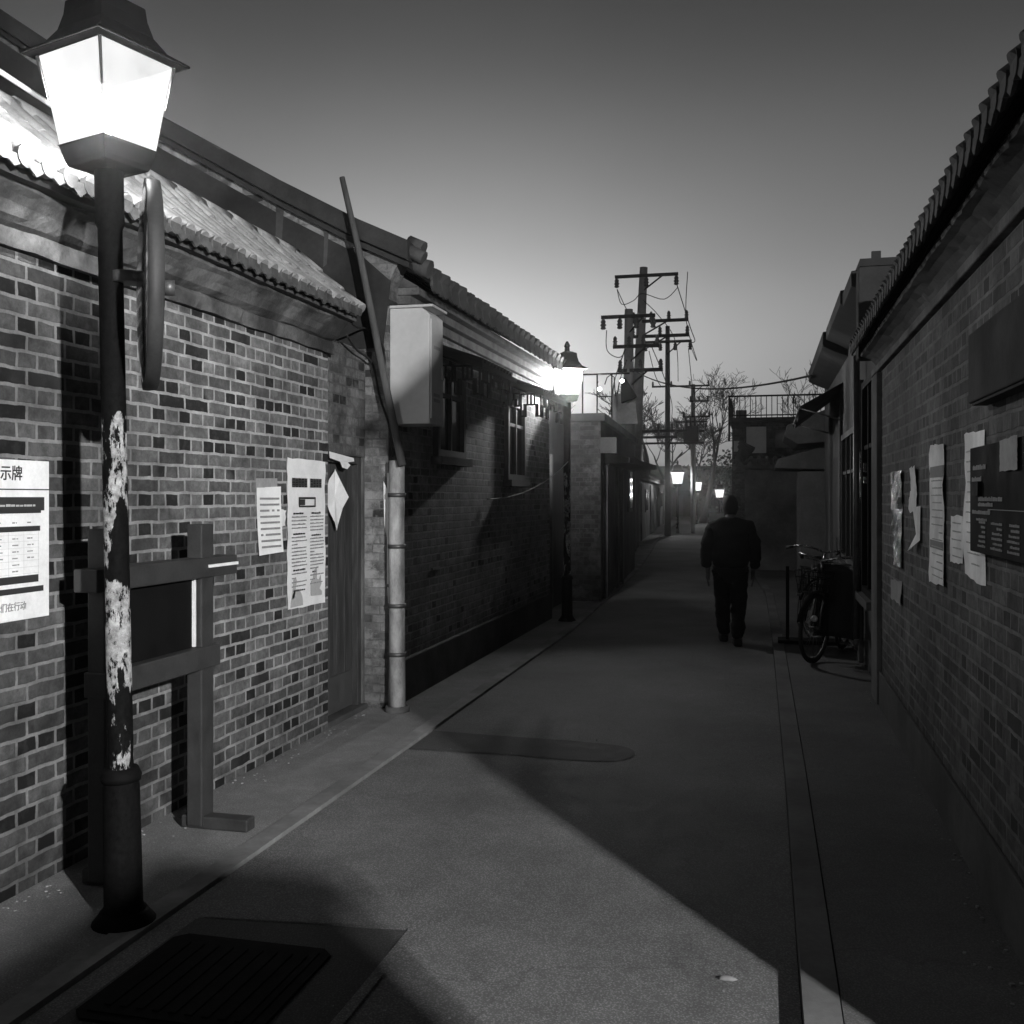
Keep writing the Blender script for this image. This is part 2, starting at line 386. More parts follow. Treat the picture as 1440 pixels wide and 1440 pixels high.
def rough_band(prof, y0, y1, amp=.006, step=.06, seed=0, chip=.12):
    """weathered moulding: profile in (x,z) swept along y with worn, uneven edges"""
    r = random.Random(seed); n = int((y1 - y0) / step); m = len(prof); vs = []
    for i in range(n + 1):
        y = y0 + (y1 - y0) * i / n; c = r.uniform(.01, .022) if r.random() < chip else 0
        for q, (x, z) in enumerate(prof):
            e = 0 if q in (0, m - 1) else amp
            dx = e * mnoise.noise(Vector((x * 30, y * 6, z * 30 + seed))) * 1.6; dz = e * mnoise.noise(Vector((z * 30 + 9, y * 4, x * 30 + seed))) * 1.4
            if c and 0 < q < m - 1 and r.random() < .5: dx += c * (-.4 if prof[1][0] > prof[0][0] else .4)
            vs.append((x + dx, y, z + dz))
    fs = [(i * m + q, i * m + (q + 1) % m, (i + 1) * m + (q + 1) % m, (i + 1) * m + q) for i in range(n) for q in range(m)]
    fs += [tuple(range(m)), tuple(n * m + q for q in range(m))]
    return MB().add(vs, fs)

# ------------------------------------------------------------------ ground, road, pavements
def strip(pl, pr, z):
    mb = MB()
    vs = [(x, y, z) for x, y in pl] + [(x, y, z) for x, y in pr]; n = len(pl)
    return mb.add(vs, [(i, i + 1, n + i + 1, n + i) for i in range(n - 1)])
YS = [-30, 0, 6, 12, 17, 22.8, 30, 40, 55, 75, 110]
KL = [-2.2, -2.2, -2.2, -2.22, -2.42, -2.69, -3.2, -4.0, -4.75, -5.9, -8]      # left kerb line
KR = [.11, .11, .11, .08, .02, -.3, -.95, -1.6, -2.3, -3.4, -5.4]            # right kerb line
gm = MB(); gm.add([(-300, -300, -.03), (300, -300, -.03), (300, 500, -.03), (-300, 500, -.03)], [(0, 1, 2, 3)]); struct(gm, 'ground', 'ground')
def fine_strip(xl, xr, z, name, mat, thick=None):
    pl = [(x, y) for x, y in zip(xl, YS)]; pr = [(x, y) for x, y in zip(xr, YS)]
    mb = strip(pl, pr, z)
    if thick:
        for P_ in (pl, pr):
            vs = [(x, y, z) for x, y in P_] + [(x, y, -.03) for x, y in P_]; n = len(P_)
            mb.add(vs, [(i, i + 1, n + i + 1, n + i) for i in range(n - 1)])
    return struct(mb, name, mat)
# the left pavement is nearly level with the road; the right one has a low kerb
fine_strip(KL, KR, 0., 'road', 'asphalt')
fine_strip([x - .11 for x in KL], [x - .006 for x in KL], .018, 'kerb_left', 'kerb', True)
fine_strip([x - 3 for x in KL], [x - .116 for x in KL], .012, 'pavement_left', 'paving', True)
fine_strip([x + .004 for x in KR], [x + .115 for x in KR], .055, 'kerb_right', 'kerb_old', True)
fine_strip([x + .12 for x in KR], [x + 2.2 for x in KR], .048, 'pavement_right', 'paving_old', True)
# cross lane by the camera (open ground beside the right wall), trench patch and dark patch with an iron cover
pts = [(-2.19, 6.15)]
pts += [(-1.6, 6.17), (-1.1, 6.13)] + [(-.98 + .2 * math.sin(q), 6.36 - .22 * math.cos(q)) for q in [i * PI / 8 for i in range(9)]] + [(-1.25, 6.62), (-1.7, 6.64), (-2.19, 6.68)]
tp = MB(); tp.add([(x, y, .004) for x, y in pts], [list(range(len(pts)))]); struct(tp, 'road_patch', 'asphalt_new')
rag = [(-2.12, -1), (-1.27, -1)] + [(-1.27 + rnd.uniform(-.012, .012), -1 + 4.58 * i / 14) for i in range(1, 15)] + [(-1.3 - .79 * i / 8, 3.58 - .09 * i / 8 + rnd.uniform(-.01, .01)) for i in range(1, 9)]
dp = MB(); dp.add([(x, y, .004) for x, y in rag], [list(range(len(rag)))]); struct(dp, 'road_patch', 'asphalt_new')
rim = MB()
rim.add([(-1.275, -1, .008), (-1.235, -1, .008), (-1.235, 3.62, .008), (-1.275, 3.585, .008)], [(0, 1, 2, 3)])
rim.add([(-1.275, 3.585, .008), (-1.235, 3.62, .008), (-2.09, 3.53, .008), (-2.09, 3.5, .008)], [(0, 1, 2, 3)])
struct(rim, 'road_edge', 'asphalt')
cov = thing('inspection_cover', 'dark iron inspection cover with ribbed top set in the dark patch of road', 'drain cover', (-1.75, 3.05, 0))
cb = MB(); cb.prism([(-2.03 + .5 * .0, 2.72), (-1.5, 2.72), (-1.46, 2.76), (-1.46, 3.3), (-1.5, 3.34), (-2.03, 3.34), (-2.07, 3.3), (-2.07, 2.76)], .004, .014, 'z'); cb.build('frame', 'blackmetal', cov)
cb = MB(); cb.box(-2.03, -1.5, 2.76, 3.3, .012, .018)
for i in range(9): cb.box(-2.0 + i * .056, -1.975 + i * .056, 2.8, 3.26, .018, .022)
cb.build('lid', 'blackmetal', cov)
LWx = thing('shading_wall', 'added low brick wall with flat coping, out of view, shading the near road', 'wall', (1.65, -2, 0))  # unseen wall, added to keep the lane lamp off the near ground
B(1.5, 1.8, -5, .2, 0, 1.93).build('wall', 'brick_r', LWx); B(1.46, 1.84, -5, .23, 1.932, 2.0).build('coping', 'cornice_dark', LWx)
# small scraps on the road
for i, (x, y, s) in enumerate([(-.12, 3.47, .028)]):
    mb = MB(); mb.lathe([(s * .9, 0), (s, .003), (s * .5, .01), (s * .1, .012)], 6, Matrix.Translation((x, y, .002)) @ Matrix.Diagonal((1.3, .55, 1, 1)))
    tag(mb.build('stone_chip', 'concrete'), 'pale crumbled chip of stone lying on the lit road', 'stone')

gr = MB(); rg = random.Random(12)
for i in range(520):
    u = rg.random(); y = 2.6 + 9 * rg.random() ** 1.5
    x = -2.88 + abs(rg.gauss(0, .07)) if u < .4 else .83 - abs(rg.gauss(0, .06)) if u < .6 else rg.uniform(-2.1, .05); z = .012 if x < -2.3 else .048 if x > .2 else .002
    q = rg.uniform(.0015, .005) if u >= .6 else rg.uniform(.002, .009); a_ = rg.uniform(0, PI); h = q * rg.uniform(.3, .8)
    pts = [(x + q * rg.uniform(.6, 1.2) * math.cos(a_ + k_ * PI * .4), y + q * rg.uniform(.6, 1.2) * math.sin(a_ + k_ * PI * .4)) for k_ in range(5)]
    gr.prism(pts, z, z + h, 'z')
tag(gr.build('grit', 'concrete'), 'scattered grit and crumbs along the wall feet and road', 'grit', kind='stuff')

# ------------------------------------------------------------------ left wall with tiled coping
W = thing('brick_wall', 'grey brick wall with dark headers and tiled coping behind the near street lamp', 'wall', (-2.95, 3, 0))
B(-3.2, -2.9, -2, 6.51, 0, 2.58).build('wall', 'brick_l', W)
rough_band([(-3.2, 2.582), (-2.868, 2.582), (-2.864, 2.655), (-2.882, 2.668), (-2.862, 2.678), (-2.838, 2.70), (-2.815, 2.735), (-2.79, 2.765), (-2.762, 2.785), (-2.758, 2.80), (-3.2, 2.80)], -2, 6.54, .007, .055, 3).build('cornice', 'cornice', W)
rough_band([(-3.2, 2.803), (-2.715, 2.803), (-2.71, 2.832), (-3.2, 2.832)], -2, 6.56, .004, .1, 4, .05).build('eave_board', 'cornice_dark', W)
prof = [(-2.67, 2.862), (-2.83, 2.985), (-2.99, 3.12), (-3.15, 3.27)]
core = MB(); core.prism([(-2.72, 2.834), (-2.83, 2.93), (-3.15, 3.21), (-3.45, 2.95), (-3.45, 2.834)], -2, 6.5); core.build('roof_core', 'cornice', W)
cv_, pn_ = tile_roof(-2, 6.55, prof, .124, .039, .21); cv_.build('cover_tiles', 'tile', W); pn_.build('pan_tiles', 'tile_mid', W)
rc = MB(); 
for i in range(28):
    y = -2 + i * .305; rc.tube([(-3.17, y, 3.275 + rnd.uniform(-.006, .006)), (-3.17, y + .31, 3.275)], [.062, .056], 10)
rc.build('ridge', 'tile', W)
rk = MB()
for k in range(4):
    a = prof[min(k, 2)] if k < 3 else prof[3]
for k in range(3):
    (xa, za), (xb, zb) = prof[k], prof[k + 1]; rk.tube([(xa, 6.56, za + .02), (xb, 6.56, zb + .012)], [.042, .036], 8)
rk.build('end_tiles', 'tile', W)

# ------------------------------------------------------------------ old doorway between wall and house
D = thing('doorway', 'low old wooden doorway in rough brick between the near wall and the dark house', 'doorway', (-2.95, 6.85, 0))
B(-3.2, -2.925, 6.515, 7.248, 1.9, 2.7).build('lintel_wall', 'brick_d', D)
dd = MB()
for i in range(4): dd.box(-3.02, -2.985 + rnd.uniform(-.004, .004), 6.56 + i * .148, 6.704 + i * .148, .06, 1.84)
dr = dd.build('door', 'wood', D, bevel=.004)
hb = MB(); hb.box(-2.985, -2.978, 6.6, 7.12, .06, .32); hb.build('kick_plate', 'darkframe', dr)
fr = MB(); fr.box(-3.04, -2.945, 7.155, 7.215, .03, 1.9); fr.box(-3.04, -2.95, 6.515, 6.558, .03, 1.9); fr.box(-3.04, -2.945, 6.56, 7.153, 1.845, 1.898); fr.build('frame', 'wood', D, bevel=.004)
B(-3.1, -2.9, 6.515, 7.24, .0, .05).build('threshold', 'plaster_d', D, bevel=.008)
B(-3.05, -2.93, 7.217, 7.248, .0, 1.9).build('jamb_plaster', 'plaster', D)

# ------------------------------------------------------------------ dark house on the left
H = thing('brick_house', 'dark brick house with tiled eave and two lattice window canopies', 'house', (-3.5, 10, 0))
B(-7.5, -2.742, 7.452, 13.2, 0, 3.0).build('wall', 'brick_h', H)
rake = [(-2.56, 3.50), (-2.95, 3.68), (-3.59, 4.02), (-4.64, 4.62), (-5.5, 5.2), (-6.6, 5.95)]
gb = MB(); gb.prism([(-2.74, 0), (-2.74, 3.2), (-2.66, 3.36)] + [(x, z - .12) for x, z in rake[1:]] + [(-6.6, 0)], 7.25, 7.45); gb.build('end_wall', 'brick_hx', H)
# grey render over the upper gable
gp = MB(); gp.prism([(-2.78, 2.72), (-2.72, 3.22)] + [(x, z - .26) for x, z in rake[1:]] + [(-6.6, 2.72)], 7.235, 7.249); gp.build('gable_render', 'gable', H)
for (x0, z0, z1, wd) in ((-3.66, 3.45, 3.88, .05), (-3.26, 3.35, 3.66, .03), (-4.05, 3.5, 3.8, .04)):
    g2 = MB(); g2.add([(x0, 7.232, z0), (x0 + wd, 7.232, z0 + .02), (x0 + wd * 1.6, 7.232, z1), (x0 + .01, 7.232, z1 - .03)], [(0, 1, 2, 3)]); g2.build('render_scrape', 'plaster_d', H)
rb = MB()
def offs(pl, d): return [(x, z + d) for x, z in pl]
rb.prism(rake + offs(rake, -.15)[::-1], 7.16, 7.47); rb.build('verge', 'verge', H, bevel=.01)
rb = MB(); rb.prism(offs(rake, -.155) + offs(rake, -.20)[::-1], 7.2, 7.46); rb.build('verge_moulding', 'verge', H)
vt = MB()
vt.tube([(-2.5, 7.36, 3.47), (-2.62, 7.36, 3.53)], [.06, .055], 10); vt.tube([(-2.46, 7.26, 3.38), (-2.6, 7.26, 3.45)], [.05, .05], 10); vt.tube([(-2.44, 7.34, 3.31), (-2.6, 7.34, 3.36)], [.07, .06], 10)
vt.build('verge_tiles', 'tile_dark', H)
ev = MB(); ev.box(-2.9, -2.70, 7.455, 13.2, 3.002, 3.08); ev.box(-2.9, -2.64, 7.455, 13.2, 3.082, 3.15); ev.box(-2.9, -2.57, 7.455, 13.2, 3.152, 3.21); ev.build('eave_cornice', 'cornice', H, bevel=.006)
hp = [(-2.48, 3.27), (-3.0, 3.53), (-3.6, 3.87), (-4.6, 4.44), (-5.5, 5.02), (-6.6, 5.8)]
rcx = MB(); rcx.prism([(-2.57, 3.212)] + offs(hp[1:], -.06) + [(-6.6, 3.212)], 7.46, 13.2); rcx.build('roof_core', 'cornice_dark', H)
cv_, pn_ = tile_roof(7.46, 13.22, hp, .24, .088, .3, .008, .09); cv_.build('cover_tiles', 'tile_dark', H); pn_.build('pan_tiles', 'tile_dark', H)
B(-2.9, -2.705, 7.452, 13.2, .0, .34).build('plinth', 'plaster_d', H, bevel=.01)
# windows
def window(P, x, y0, y1, z0, z1, face=1, mull=1, frame='darkframe', d=.05):
    f = MB(); w = .06; xa, xb = sorted((x - face * .02, x + face * d))
    f.box(xa, xb, y0, y0 + w, z0, z1); f.box(xa, xb, y1 - w, y1, z0, z1); f.box(xa, xb, y0 + w, y1 - w, z0, z0 + w); f.box(xa, xb, y0 + w, y1 - w, z1 - w, z1)
    for i in range(mull):
        ym = y0 + (y1 - y0) * (i + 1) / (mull + 1); xc, xd = sorted((x - face * .02, x + face * (d - .012))); f.box(xc, xd, ym - .02, ym + .02, z0 + w, z1 - w)
    xe, xf = sorted((x - face * .015, x + face * (d - .018))); f.box(xe, xf, y0 + w, y1 - w, z0 + (z1 - z0) * .68, z0 + (z1 - z0) * .68 + .035)
    o = f.build('window', frame, P)
    xa, xb = sorted((x + face * .004, x + face * .01)); B(xa, xb, y0 + w, y1 - w, z0 + w, z1 - w).build('pane', 'glass', o)
    xa, xb = sorted((x - face * .01, x + face * (d + .05))); B(xa, xb, y0 - .05, y1 + .05, z0 - .07, z0 - .002).build('sill', 'plaster_d', o)
    return o
window(H, -2.742, 8.32, 9.15, 1.95, 2.72); window(H, -2.742, 10.78, 11.62, 1.79, 2.66)
# window guards: thin upright bars and canopies with fretwork
def lattice(mb, o, du, width, h, t=.022):
    """chinese fret: o origin (top), du unit direction, hanging down"""
    du = Vector(du); o = Vector(o); nrm = Vector((du.y, -du.x, 0))
    def bar(u0, u1, v0, v1):
        ps = []
        for u in (u0, u1):
            for q in (-t / 2, t / 2):
                for v in (v0, v1): ps.append(o + du * u + nrm * q - Vector((0, 0, v)))
        mb.add(ps, [(0, 1, 3, 2), (4, 6, 7, 5), (0, 4, 5, 1), (2, 3, 7, 6), (0, 2, 6, 4), (1, 5, 7, 3)])
    w = width
    bar(0, w, 0, t); bar(0, t, 0, h); bar(w - t, w, 0, h)
    bar(0, w * .3, h - t, h); bar(w * .7, w, h - t, h); bar(w * .3 - t, w * .3, h * .5, h); bar(w * .7, w * .7 + t, h * .5, h)
    bar(w * .15, w * .85, h * .45, h * .45 + t); bar(w * .15, w * .15 + t, h * .45, h); bar(w * .85 - t, w * .85, h * .45, h); bar(w * .5 - t / 2, w * .5 + t / 2, 0, h * .45)
    bar(w * .3, w * .3 + t, 0, h * .45); bar(w * .7 - t, w * .7, 0, h * .45)
def canopy(y0, y1, zt, dep):
    cz = MB(); x = -2.745; xf = x + dep
    cz.prism([(x, zt), (x, zt - .05), (xf, zt - .2), (xf + .05, zt - .215), (xf + .05, zt - .17), (xf, zt - .15)], y0 - .06, y1 + .06)
    n = int((y1 - y0 + .1) / .11)
    for i in range(n):
        yy = y0 - .04 + i * .11; cz.tube([(x, yy, zt + .012), (xf + .05, yy, zt - .158)], .028, 6)
    c = cz.build('canopy', 'blackmetal', H)
    lt = MB(); lattice(lt, (x + .02, y0, zt - .17), (1, 0, 0), dep * .46, .15, .016); lattice(lt, (x + .02 + dep * .47, y0, zt - .18), (1, 0, 0), dep * .53, .25, .016)
    lattice(lt, (xf, y0 + .03, zt - .19), (0, 1, 0), (y1 - y0) * .33, .24, .016); lattice(lt, (xf, y0 + .03 + (y1 - y0) * .33, zt - .19), (0, 1, 0), (y1 - y0) * .34, .13, .016); lattice(lt, (xf, y0 + .03 + (y1 - y0) * .67, zt - .19), (0, 1, 0), (y1 - y0) * .33, .24, .016)
    lt.build('fretwork', 'blackmetal', c)
canopy(8.2, 9.3, 2.88, .44); canopy(10.6, 11.85, 2.88, .44)

# drain pipe, conduit, batten, meter cabinet
dpz = thing('drain_pipe', 'pale worn drain pipe standing at the corner of the dark house', 'pipe', (-2.66, 7.2, 0))
mb = MB(); mb.tube([(-2.65, 7.19, .02), (-2.65, 7.19, .7), (-2.655, 7.19, 1.3), (-2.65, 7.19, 1.87)], [.064, .06, .06, .058], 16); mb.build('pipe', 'pipe', dpz)
mb = MB()
for z in (.42, .78, 1.22, 1.6): mb.tube([(-2.65, 7.19, z), (-2.65, 7.19, z + .03)], .068, 16)
mb.each('clamp', 'metal', dpz)
mb = MB(); mb.tube([(-2.65, 7.19, .0), (-2.65, 7.19, .05)], [.1, .085], 12); mb.build('foot', 'plaster', dpz)
wp = MB(); a = Vector((-2.575, 7.1, 1.83)); b = Vector((-3.04, 7.08, 3.97))
wp.tube([a, a.lerp(b, .3), a.lerp(b, .72) + Vector((.012, 0, 0)), b], [.032, .03, .026, .021], 7)
tag(wp.build('wooden_batten', 'woodpole'), 'long wooden batten leaning up across the gable past the meter cabinet', 'pole')
cd = MB(); cd.box(-2.738, -2.70, 7.215, 7.249, .95, 1.78)
tag(cd.build('cable_trunking', 'white'), 'thin pale strip of cable trunking beside the drain pipe', 'trunking')
cs = paper([(-2.8, 1.72), (-2.77, 1.68), (-2.765, 1.2), (-2.79, 1.3)], 0, 1, .0)
st = MB(); st.add([(-2.775, 7.236, 1.72), (-2.745, 7.238, 1.66), (-2.735, 7.225, 1.48), (-2.75, 7.236, 1.3), (-2.77, 7.24, 1.4)], [(0, 1, 2, 3, 4)])
tag(st.build('torn_strip', 'paper'), 'torn white paper strip hanging on the pillar edge left of the drain pipe', 'paper', None)
st = MB(); st.add([(-2.735, 7.21, .93), (-2.71, 7.21, .92), (-2.7, 7.205, .7), (-2.715, 7.207, .68)], [(0, 1, 2, 3)])
tag(st.build('torn_strip', 'paper'), 'small white torn scrap low on the pillar beside the drain pipe', 'paper')
MC = thing('meter_cabinet', 'pale sheet metal meter cabinet mounted high on the corner of the dark house', 'cabinet', (-2.6, 7.45, 2.14))
mb = MB(); mb.prism([(-2.78, 2.15), (-2.43, 2.15), (-2.43, 2.97), (-2.49, 3.02), (-2.74, 3.02), (-2.78, 2.97)], 7.29, 7.62); mb.build('body', 'cabinet', MC, bevel=.006)
mb = MB(); mb.box(-2.432, -2.422, 7.315, 7.595, 2.19, 2.94); dro = mb.build('door', 'cabinet', MC, bevel=.003)
mb = MB(); mb.box(-2.423, -2.41, 7.56, 7.585, 2.5, 2.6); mb.build('handle', 'metal', dro)
mb = MB()
for z in (2.32, 2.36, 2.72): mb.box(-2.424, -2.4205, 7.37, 7.52, z, z + .025)
mb.each('label_plate', 'paper_grey', dro)
mb = MB(); mb.box(-2.80, -2.40, 7.275, 7.635, 3.022, 3.04); mb.build('rain_hood', 'cabinet', MC)
# loose cables from eave corner down the brick above the door
for i, (pts, lab) in enumerate([
    ([(-2.8, 6.6, 2.72), (-2.85, 6.9, 2.66), (-2.85, 7.2, 2.6), (-2.8, 7.225, 2.35), (-2.72, 7.22, 2.12), (-2.70, 7.23, 1.9)], 'black cable drooping from the coping end down beside the wooden batten'),
    ([(-2.76, 6.58, 2.8), (-2.86, 6.95, 2.83), (-2.9, 7.22, 2.86), (-2.78, 7.23, 2.75), (-2.77, 7.26, 2.55)], 'black cable looping from the coping end to the meter cabinet')]):
    mb = MB(); P = [Vector(p) for p in pts]; sm = []
    for j in range(len(P) - 1):
        p0, p1, p2, p3 = P[max(j - 1, 0)], P[j], P[j + 1], P[min(j + 2, len(P) - 1)]
        for t in (0, .25, .5, .75): sm.append(.5 * ((2 * p1) + (p2 - p0) * t + (2 * p0 - 5 * p1 + 4 * p2 - p3) * t * t + (3 * p1 - p0 - 3 * p2 + p3) * t ** 3))
    sm.append(P[-1]); mb.tube(sm, .008, 6); tag(mb.build('cable', 'rubber'), lab, 'cable')
def wire(pa, pb, sag, r, name, label, cat, n=24, group=None, mat='rubber'):
    a, b = Vector(pa), Vector(pb); mb = MB()
    mb.tube([a.lerp(b, i / n) - Vector((0, 0, sag * 4 * (i / n) * (1 - i / n))) for i in range(n + 1)], r, 5)
    return tag(mb.build(name, mat), label, cat, group)
wire((-2.72, 10.0, 1.58), (-2.44, 12.9, 2.05), .12, .006, 'cable', 'thin pale cable drooping from the dark house wall to the second street lamp', 'cable', mat='paper_grey')
# white chip on dark wall, small paper on the pillar
mb = MB(); mb.box(-2.74, -2.733, 8.28, 8.5, .98, 1.0); tag(mb.build('wall_scar', 'concrete'), 'small pale scar low on the dark brick house wall', 'mark')

# ------------------------------------------------------------------ notices on the left wall
def lines(mb, x, side, y0, y1, z0, z1, n, h, rag, rr, dash=False):
    for i in range(n):
        z = z0 + (z1 - z0) * i / max(1, n - 1); e = y1 - rr.uniform(0, rag) * (y1 - y0)
        if rr.random() < .15: e = y0 + (y1 - y0) * rr.uniform(.25, .6)
        y = y0
        while y < e - .004:
            w = rr.uniform(.012, .035); xa, xb = sorted((x, x + side * .0012)); mb.box(xa, xb, y, min(e, y + w), z, z + h * rr.uniform(.75, 1.1)); y += w + rr.uniform(.003, .008)
rr = random.Random(3)
N = thing('notice_poster', 'tall white printed poster pasted on the near wall beside the wooden doorway', 'poster', (-2.9, 6.15, .89))
paper([(5.876, 1.845), (6.44, 1.838), (6.44, .888), (5.876, .893)], -2.9, 1, .006, 2, 8, 16, .004).build('sheet', 'paper', N)
mb = MB(); x = -2.885
for (y0, ncol) in ((5.935, 5), (6.2, 4)):
    for i in range(ncol):
        y = y0 + i * .045
        for j in range(5): mb.box(x, x + .0012, y, y + .036, 1.665 + j * .0115, 1.665 + j * .0115 + rr.choice((.004, .006, .007)))
        for j in range(3): mb.box(x, x + .0014, y + j * .015, y + j * .015 + .006, 1.662, 1.722)
mb.box(x, x + .001, 6.03, 6.28, 1.588, 1.60); mb.box(x, x + .001, 6.03, 6.28, 1.535, 1.545); mb.box(x, x + .001, 6.03, 6.045, 1.545, 1.588); mb.box(x, x + .001, 6.268, 6.28, 1.545, 1.588); mb.box(x, x + .0008, 6.046, 6.12, 1.548, 1.585)
for (z, a, b) in ((1.49, 5.95, 6.1), (1.49, 6.22, 6.36), (1.36, 5.95, 6.12), (1.345, 6.22, 6.37), (1.13, 5.95, 6.13), (1.105, 6.23, 6.39), (1.0, 5.95, 6.12)): lines(mb, x, 1, a, b, z, z, 1, .011, .05, rr)
mb.build('headings', 'ink', N)
mb = MB()
for (a, b, z0, z1, n) in ((5.93, 6.15, 1.47, 1.40, 4), (6.2, 6.41, 1.47, 1.38, 5), (5.93, 6.15, 1.34, 1.16, 9), (6.2, 6.41, 1.325, 1.13, 10), (5.93, 6.15, 1.11, 1.03, 4), (6.2, 6.41, 1.085, 1.03, 3)): lines(mb, x, 1, a, b, z0, z1, n, .008, .12, rr)
mb.build('body_text', 'ink_mid', N)
mb = MB()
mb.prism([(6.0 + .09 * math.cos(q), .905 + .11 * max(0, math.sin(q))) for q in [i * PI / 12 for i in range(13)]], x, x + .001, 'x')
mb.prism([(5.93, .96), (5.965, .96), (5.985, 1.03), (6.0, 1.07), (5.98, 1.09), (5.955, 1.08), (5.945, 1.03)], x, x + .001, 'x')
mb.prism([(6.18, .955), (6.21, .955), (6.21, 1.05), (6.24, 1.06), (6.26, 1.12), (6.3, 1.14), (6.3, 1.06), (6.33, 1.05), (6.36, 1.08), (6.37, 1.02), (6.34, .99), (6.38, .97), (6.38, .945)], x, x + .001, 'x')
mb.build('picture', 'ink_pale', N)
N2 = thing('notice_sheet', 'small white notice of single printed lines curling off the wall left of the tall poster', 'notice', (-2.9, 5.62, 1.25))
def curlsheet(u, v):
    return (-2.896 + .02 * u * u + .018 * v * v, 5.489 + .272 * u, 1.655 - .4 * v + .01 * u)
MB().grid(curlsheet, 6, 10).build('sheet', 'paper', N2)
mb = MB()
for i in range(9):
    z = 1.585 - i * .036
    for j in range(8):
        if rr.random() < .9: u = (.12 + j * .1); mb.box(-2.8945 + .02 * u * u + .018 * ((1.655 - z) / .4) ** 2 + .001, -2.8925 + .02 * (u + .08) ** 2 + .018 * ((1.655 - z) / .4) ** 2 + .002, 5.489 + .272 * u, 5.489 + .272 * (u + .085), z, z + .012)
mb.build('body_text', 'ink_mid', N2)
tag(paper([(5.48, 1.71), (5.75, 1.715), (5.75, 1.66), (5.48, 1.655)], -2.9, 1, .002, 5).build('tape_patch', 'paper_grey'), 'grey patch of old paste on brick above the small notice', 'paste mark')
tag(paper([(5.79, 1.52), (5.86, 1.52), (5.85, 1.42), (5.8, 1.42)], -2.9, 1, .004, 6, 4, 4, .008).build('sticker', 'paper_old'), 'tiny pale sticker on brick between the two notices', 'sticker')
# information sign at the left edge of the picture
S = thing('sign_board', 'white information board with dark title bars and a table, behind the lamp post', 'sign', (-2.9, 3.4, 1.1))
B(-2.899, -2.885, 3.02, 3.677, 1.108, 1.748).build('panel', 'white', S, bevel=.003)
x = -2.8845
mb = MB(); mb.box(x, x + .001, 3.03, 3.677, 1.628, 1.633)
mb.prism([(3.04, 1.545), (3.645, 1.545), (3.645, 1.6), (3.645, 1.6), (3.04, 1.6)], x, x + .001, 'x'); mb.box(x, x + .001, 3.04, 3.625, 1.535, 1.546)
mb.box(x, x + .001, 3.04, 3.62, 1.462, 1.483); mb.box(x, x + .001, 3.04, 3.61, 1.255, 1.285); mb.box(x, x + .001, 3.04, 3.64, 1.215, 1.238); mb.each('title_bar', 'ink', S)
mb = MB()
lines(mb, x + .0012, 1, 3.2, 3.59, 1.562, 1.562, 1, .009, .0, rr)
mb.build('bar_text', 'ink_pale', S)
mb = MB()
for c in range(6): lines(mb, x, 1, 3.12 + c * .085, 3.155 + c * .085, 1.495, 1.495, 1, .006, .3, rr)
for r_ in range(6):
    for c in range(6):
        if r_ < 4 or c in (1, 2, 4): lines(mb, x, 1, 3.12 + c * .085, 3.16 + c * .085, 1.432 - r_ * .026, 1.432 - r_ * .026, 1, .005, .3, rr)
mb.build('table_text', 'ink_mid', S)
mb = MB()
for r_ in range(8): mb.box(x, x + .0006, 3.04, 3.615, 1.448 - r_ * .026, 1.4488 - r_ * .026)
for c in range(7): mb.box(x, x + .0006, 3.1 + c * .085, 3.1008 + c * .085, 1.27, 1.46)
mb.build('table_rules', 'ink_pale', S)
text('title', '公示牌', .062, (x, 3.332, 1.672), '+x', 'ink', S)
text('slogan', '我们在行动', .036, (x, 3.36, 1.152), '+x', 'ink_mid', S)
# torn paper on the door and a strip on its lintel
tp = MB(); nrm = Vector((1, 0, 0))
outline = [(6.70, 1.78), (6.76, 1.80), (6.80, 1.73), (6.93, 1.60), (6.86, 1.52), (6.80, 1.40), (6.76, 1.36), (6.72, 1.42), (6.66, 1.50), (6.62, 1.56), (6.60, 1.62), (6.64, 1.72)]
ctr = (6.74, 1.6)
tp.add([(-2.95, ctr[0], ctr[1])] + [(-2.962 + rnd.uniform(0, .04), a, b) for a, b in outline], [(0, i + 1, (i + 1) % 12 + 1) for i in range(12)])
tag(tp.build('torn_poster', 'paper', None), 'crumpled torn white poster hanging on the old wooden door', 'poster')
tp = MB(); o2 = [(6.56, 1.915), (7.0, 1.885), (7.01, 1.86), (6.9, 1.85), (6.93, 1.83), (6.86, 1.8), (6.78, 1.81), (6.74, 1.85), (6.56, 1.87)]
tp.add([(-2.915 + rnd.uniform(-.004, .012), a, b) for a, b in o2], [list(range(9))])
tag(tp.build('torn_strip', 'paper'), 'torn white paper strip along the top of the old wooden doorway', 'paper')

# ------------------------------------------------------------------ notice rack by the wall
R = thing('display_rack', 'dark steel display frame with an empty black board standing against the brick wall', 'display frame', (-2.64, 4.1, 0))
for (a, b) in ((3.645, 3.755), (4.385, 4.495)): B(-2.68, -2.60, a, b, .03, 1.47).build('post', 'rack', R, bevel=.006)
B(-2.698, -2.586, 3.58, 4.70, 1.215, 1.31).build('rail', 'rack', R, bevel=.006); B(-2.695, -2.588, 3.64, 4.54, .78, .885).build('rail', 'rack', R, bevel=.006)
B(-2.66, -2.635, 3.757, 4.383, .887, 1.213).build('board', 'board_black', R)
mb = MB(); mb.box(-2.634, -2.622, 4.355, 4.372, .89, 1.213); mb.build('edge_strip', 'white', R)
mb = MB(); mb.box(-2.585, -2.575, 4.42, 4.69, 1.262, 1.276); mb.build('edge_strip', 'white', R)
B(-2.72, -2.37, 4.4, 4.48, .014, .075).build('foot', 'rack', R, bevel=.008); B(-2.72, -2.5, 3.66, 3.74, .014, .075).build('foot', 'rack', R, bevel=.008)

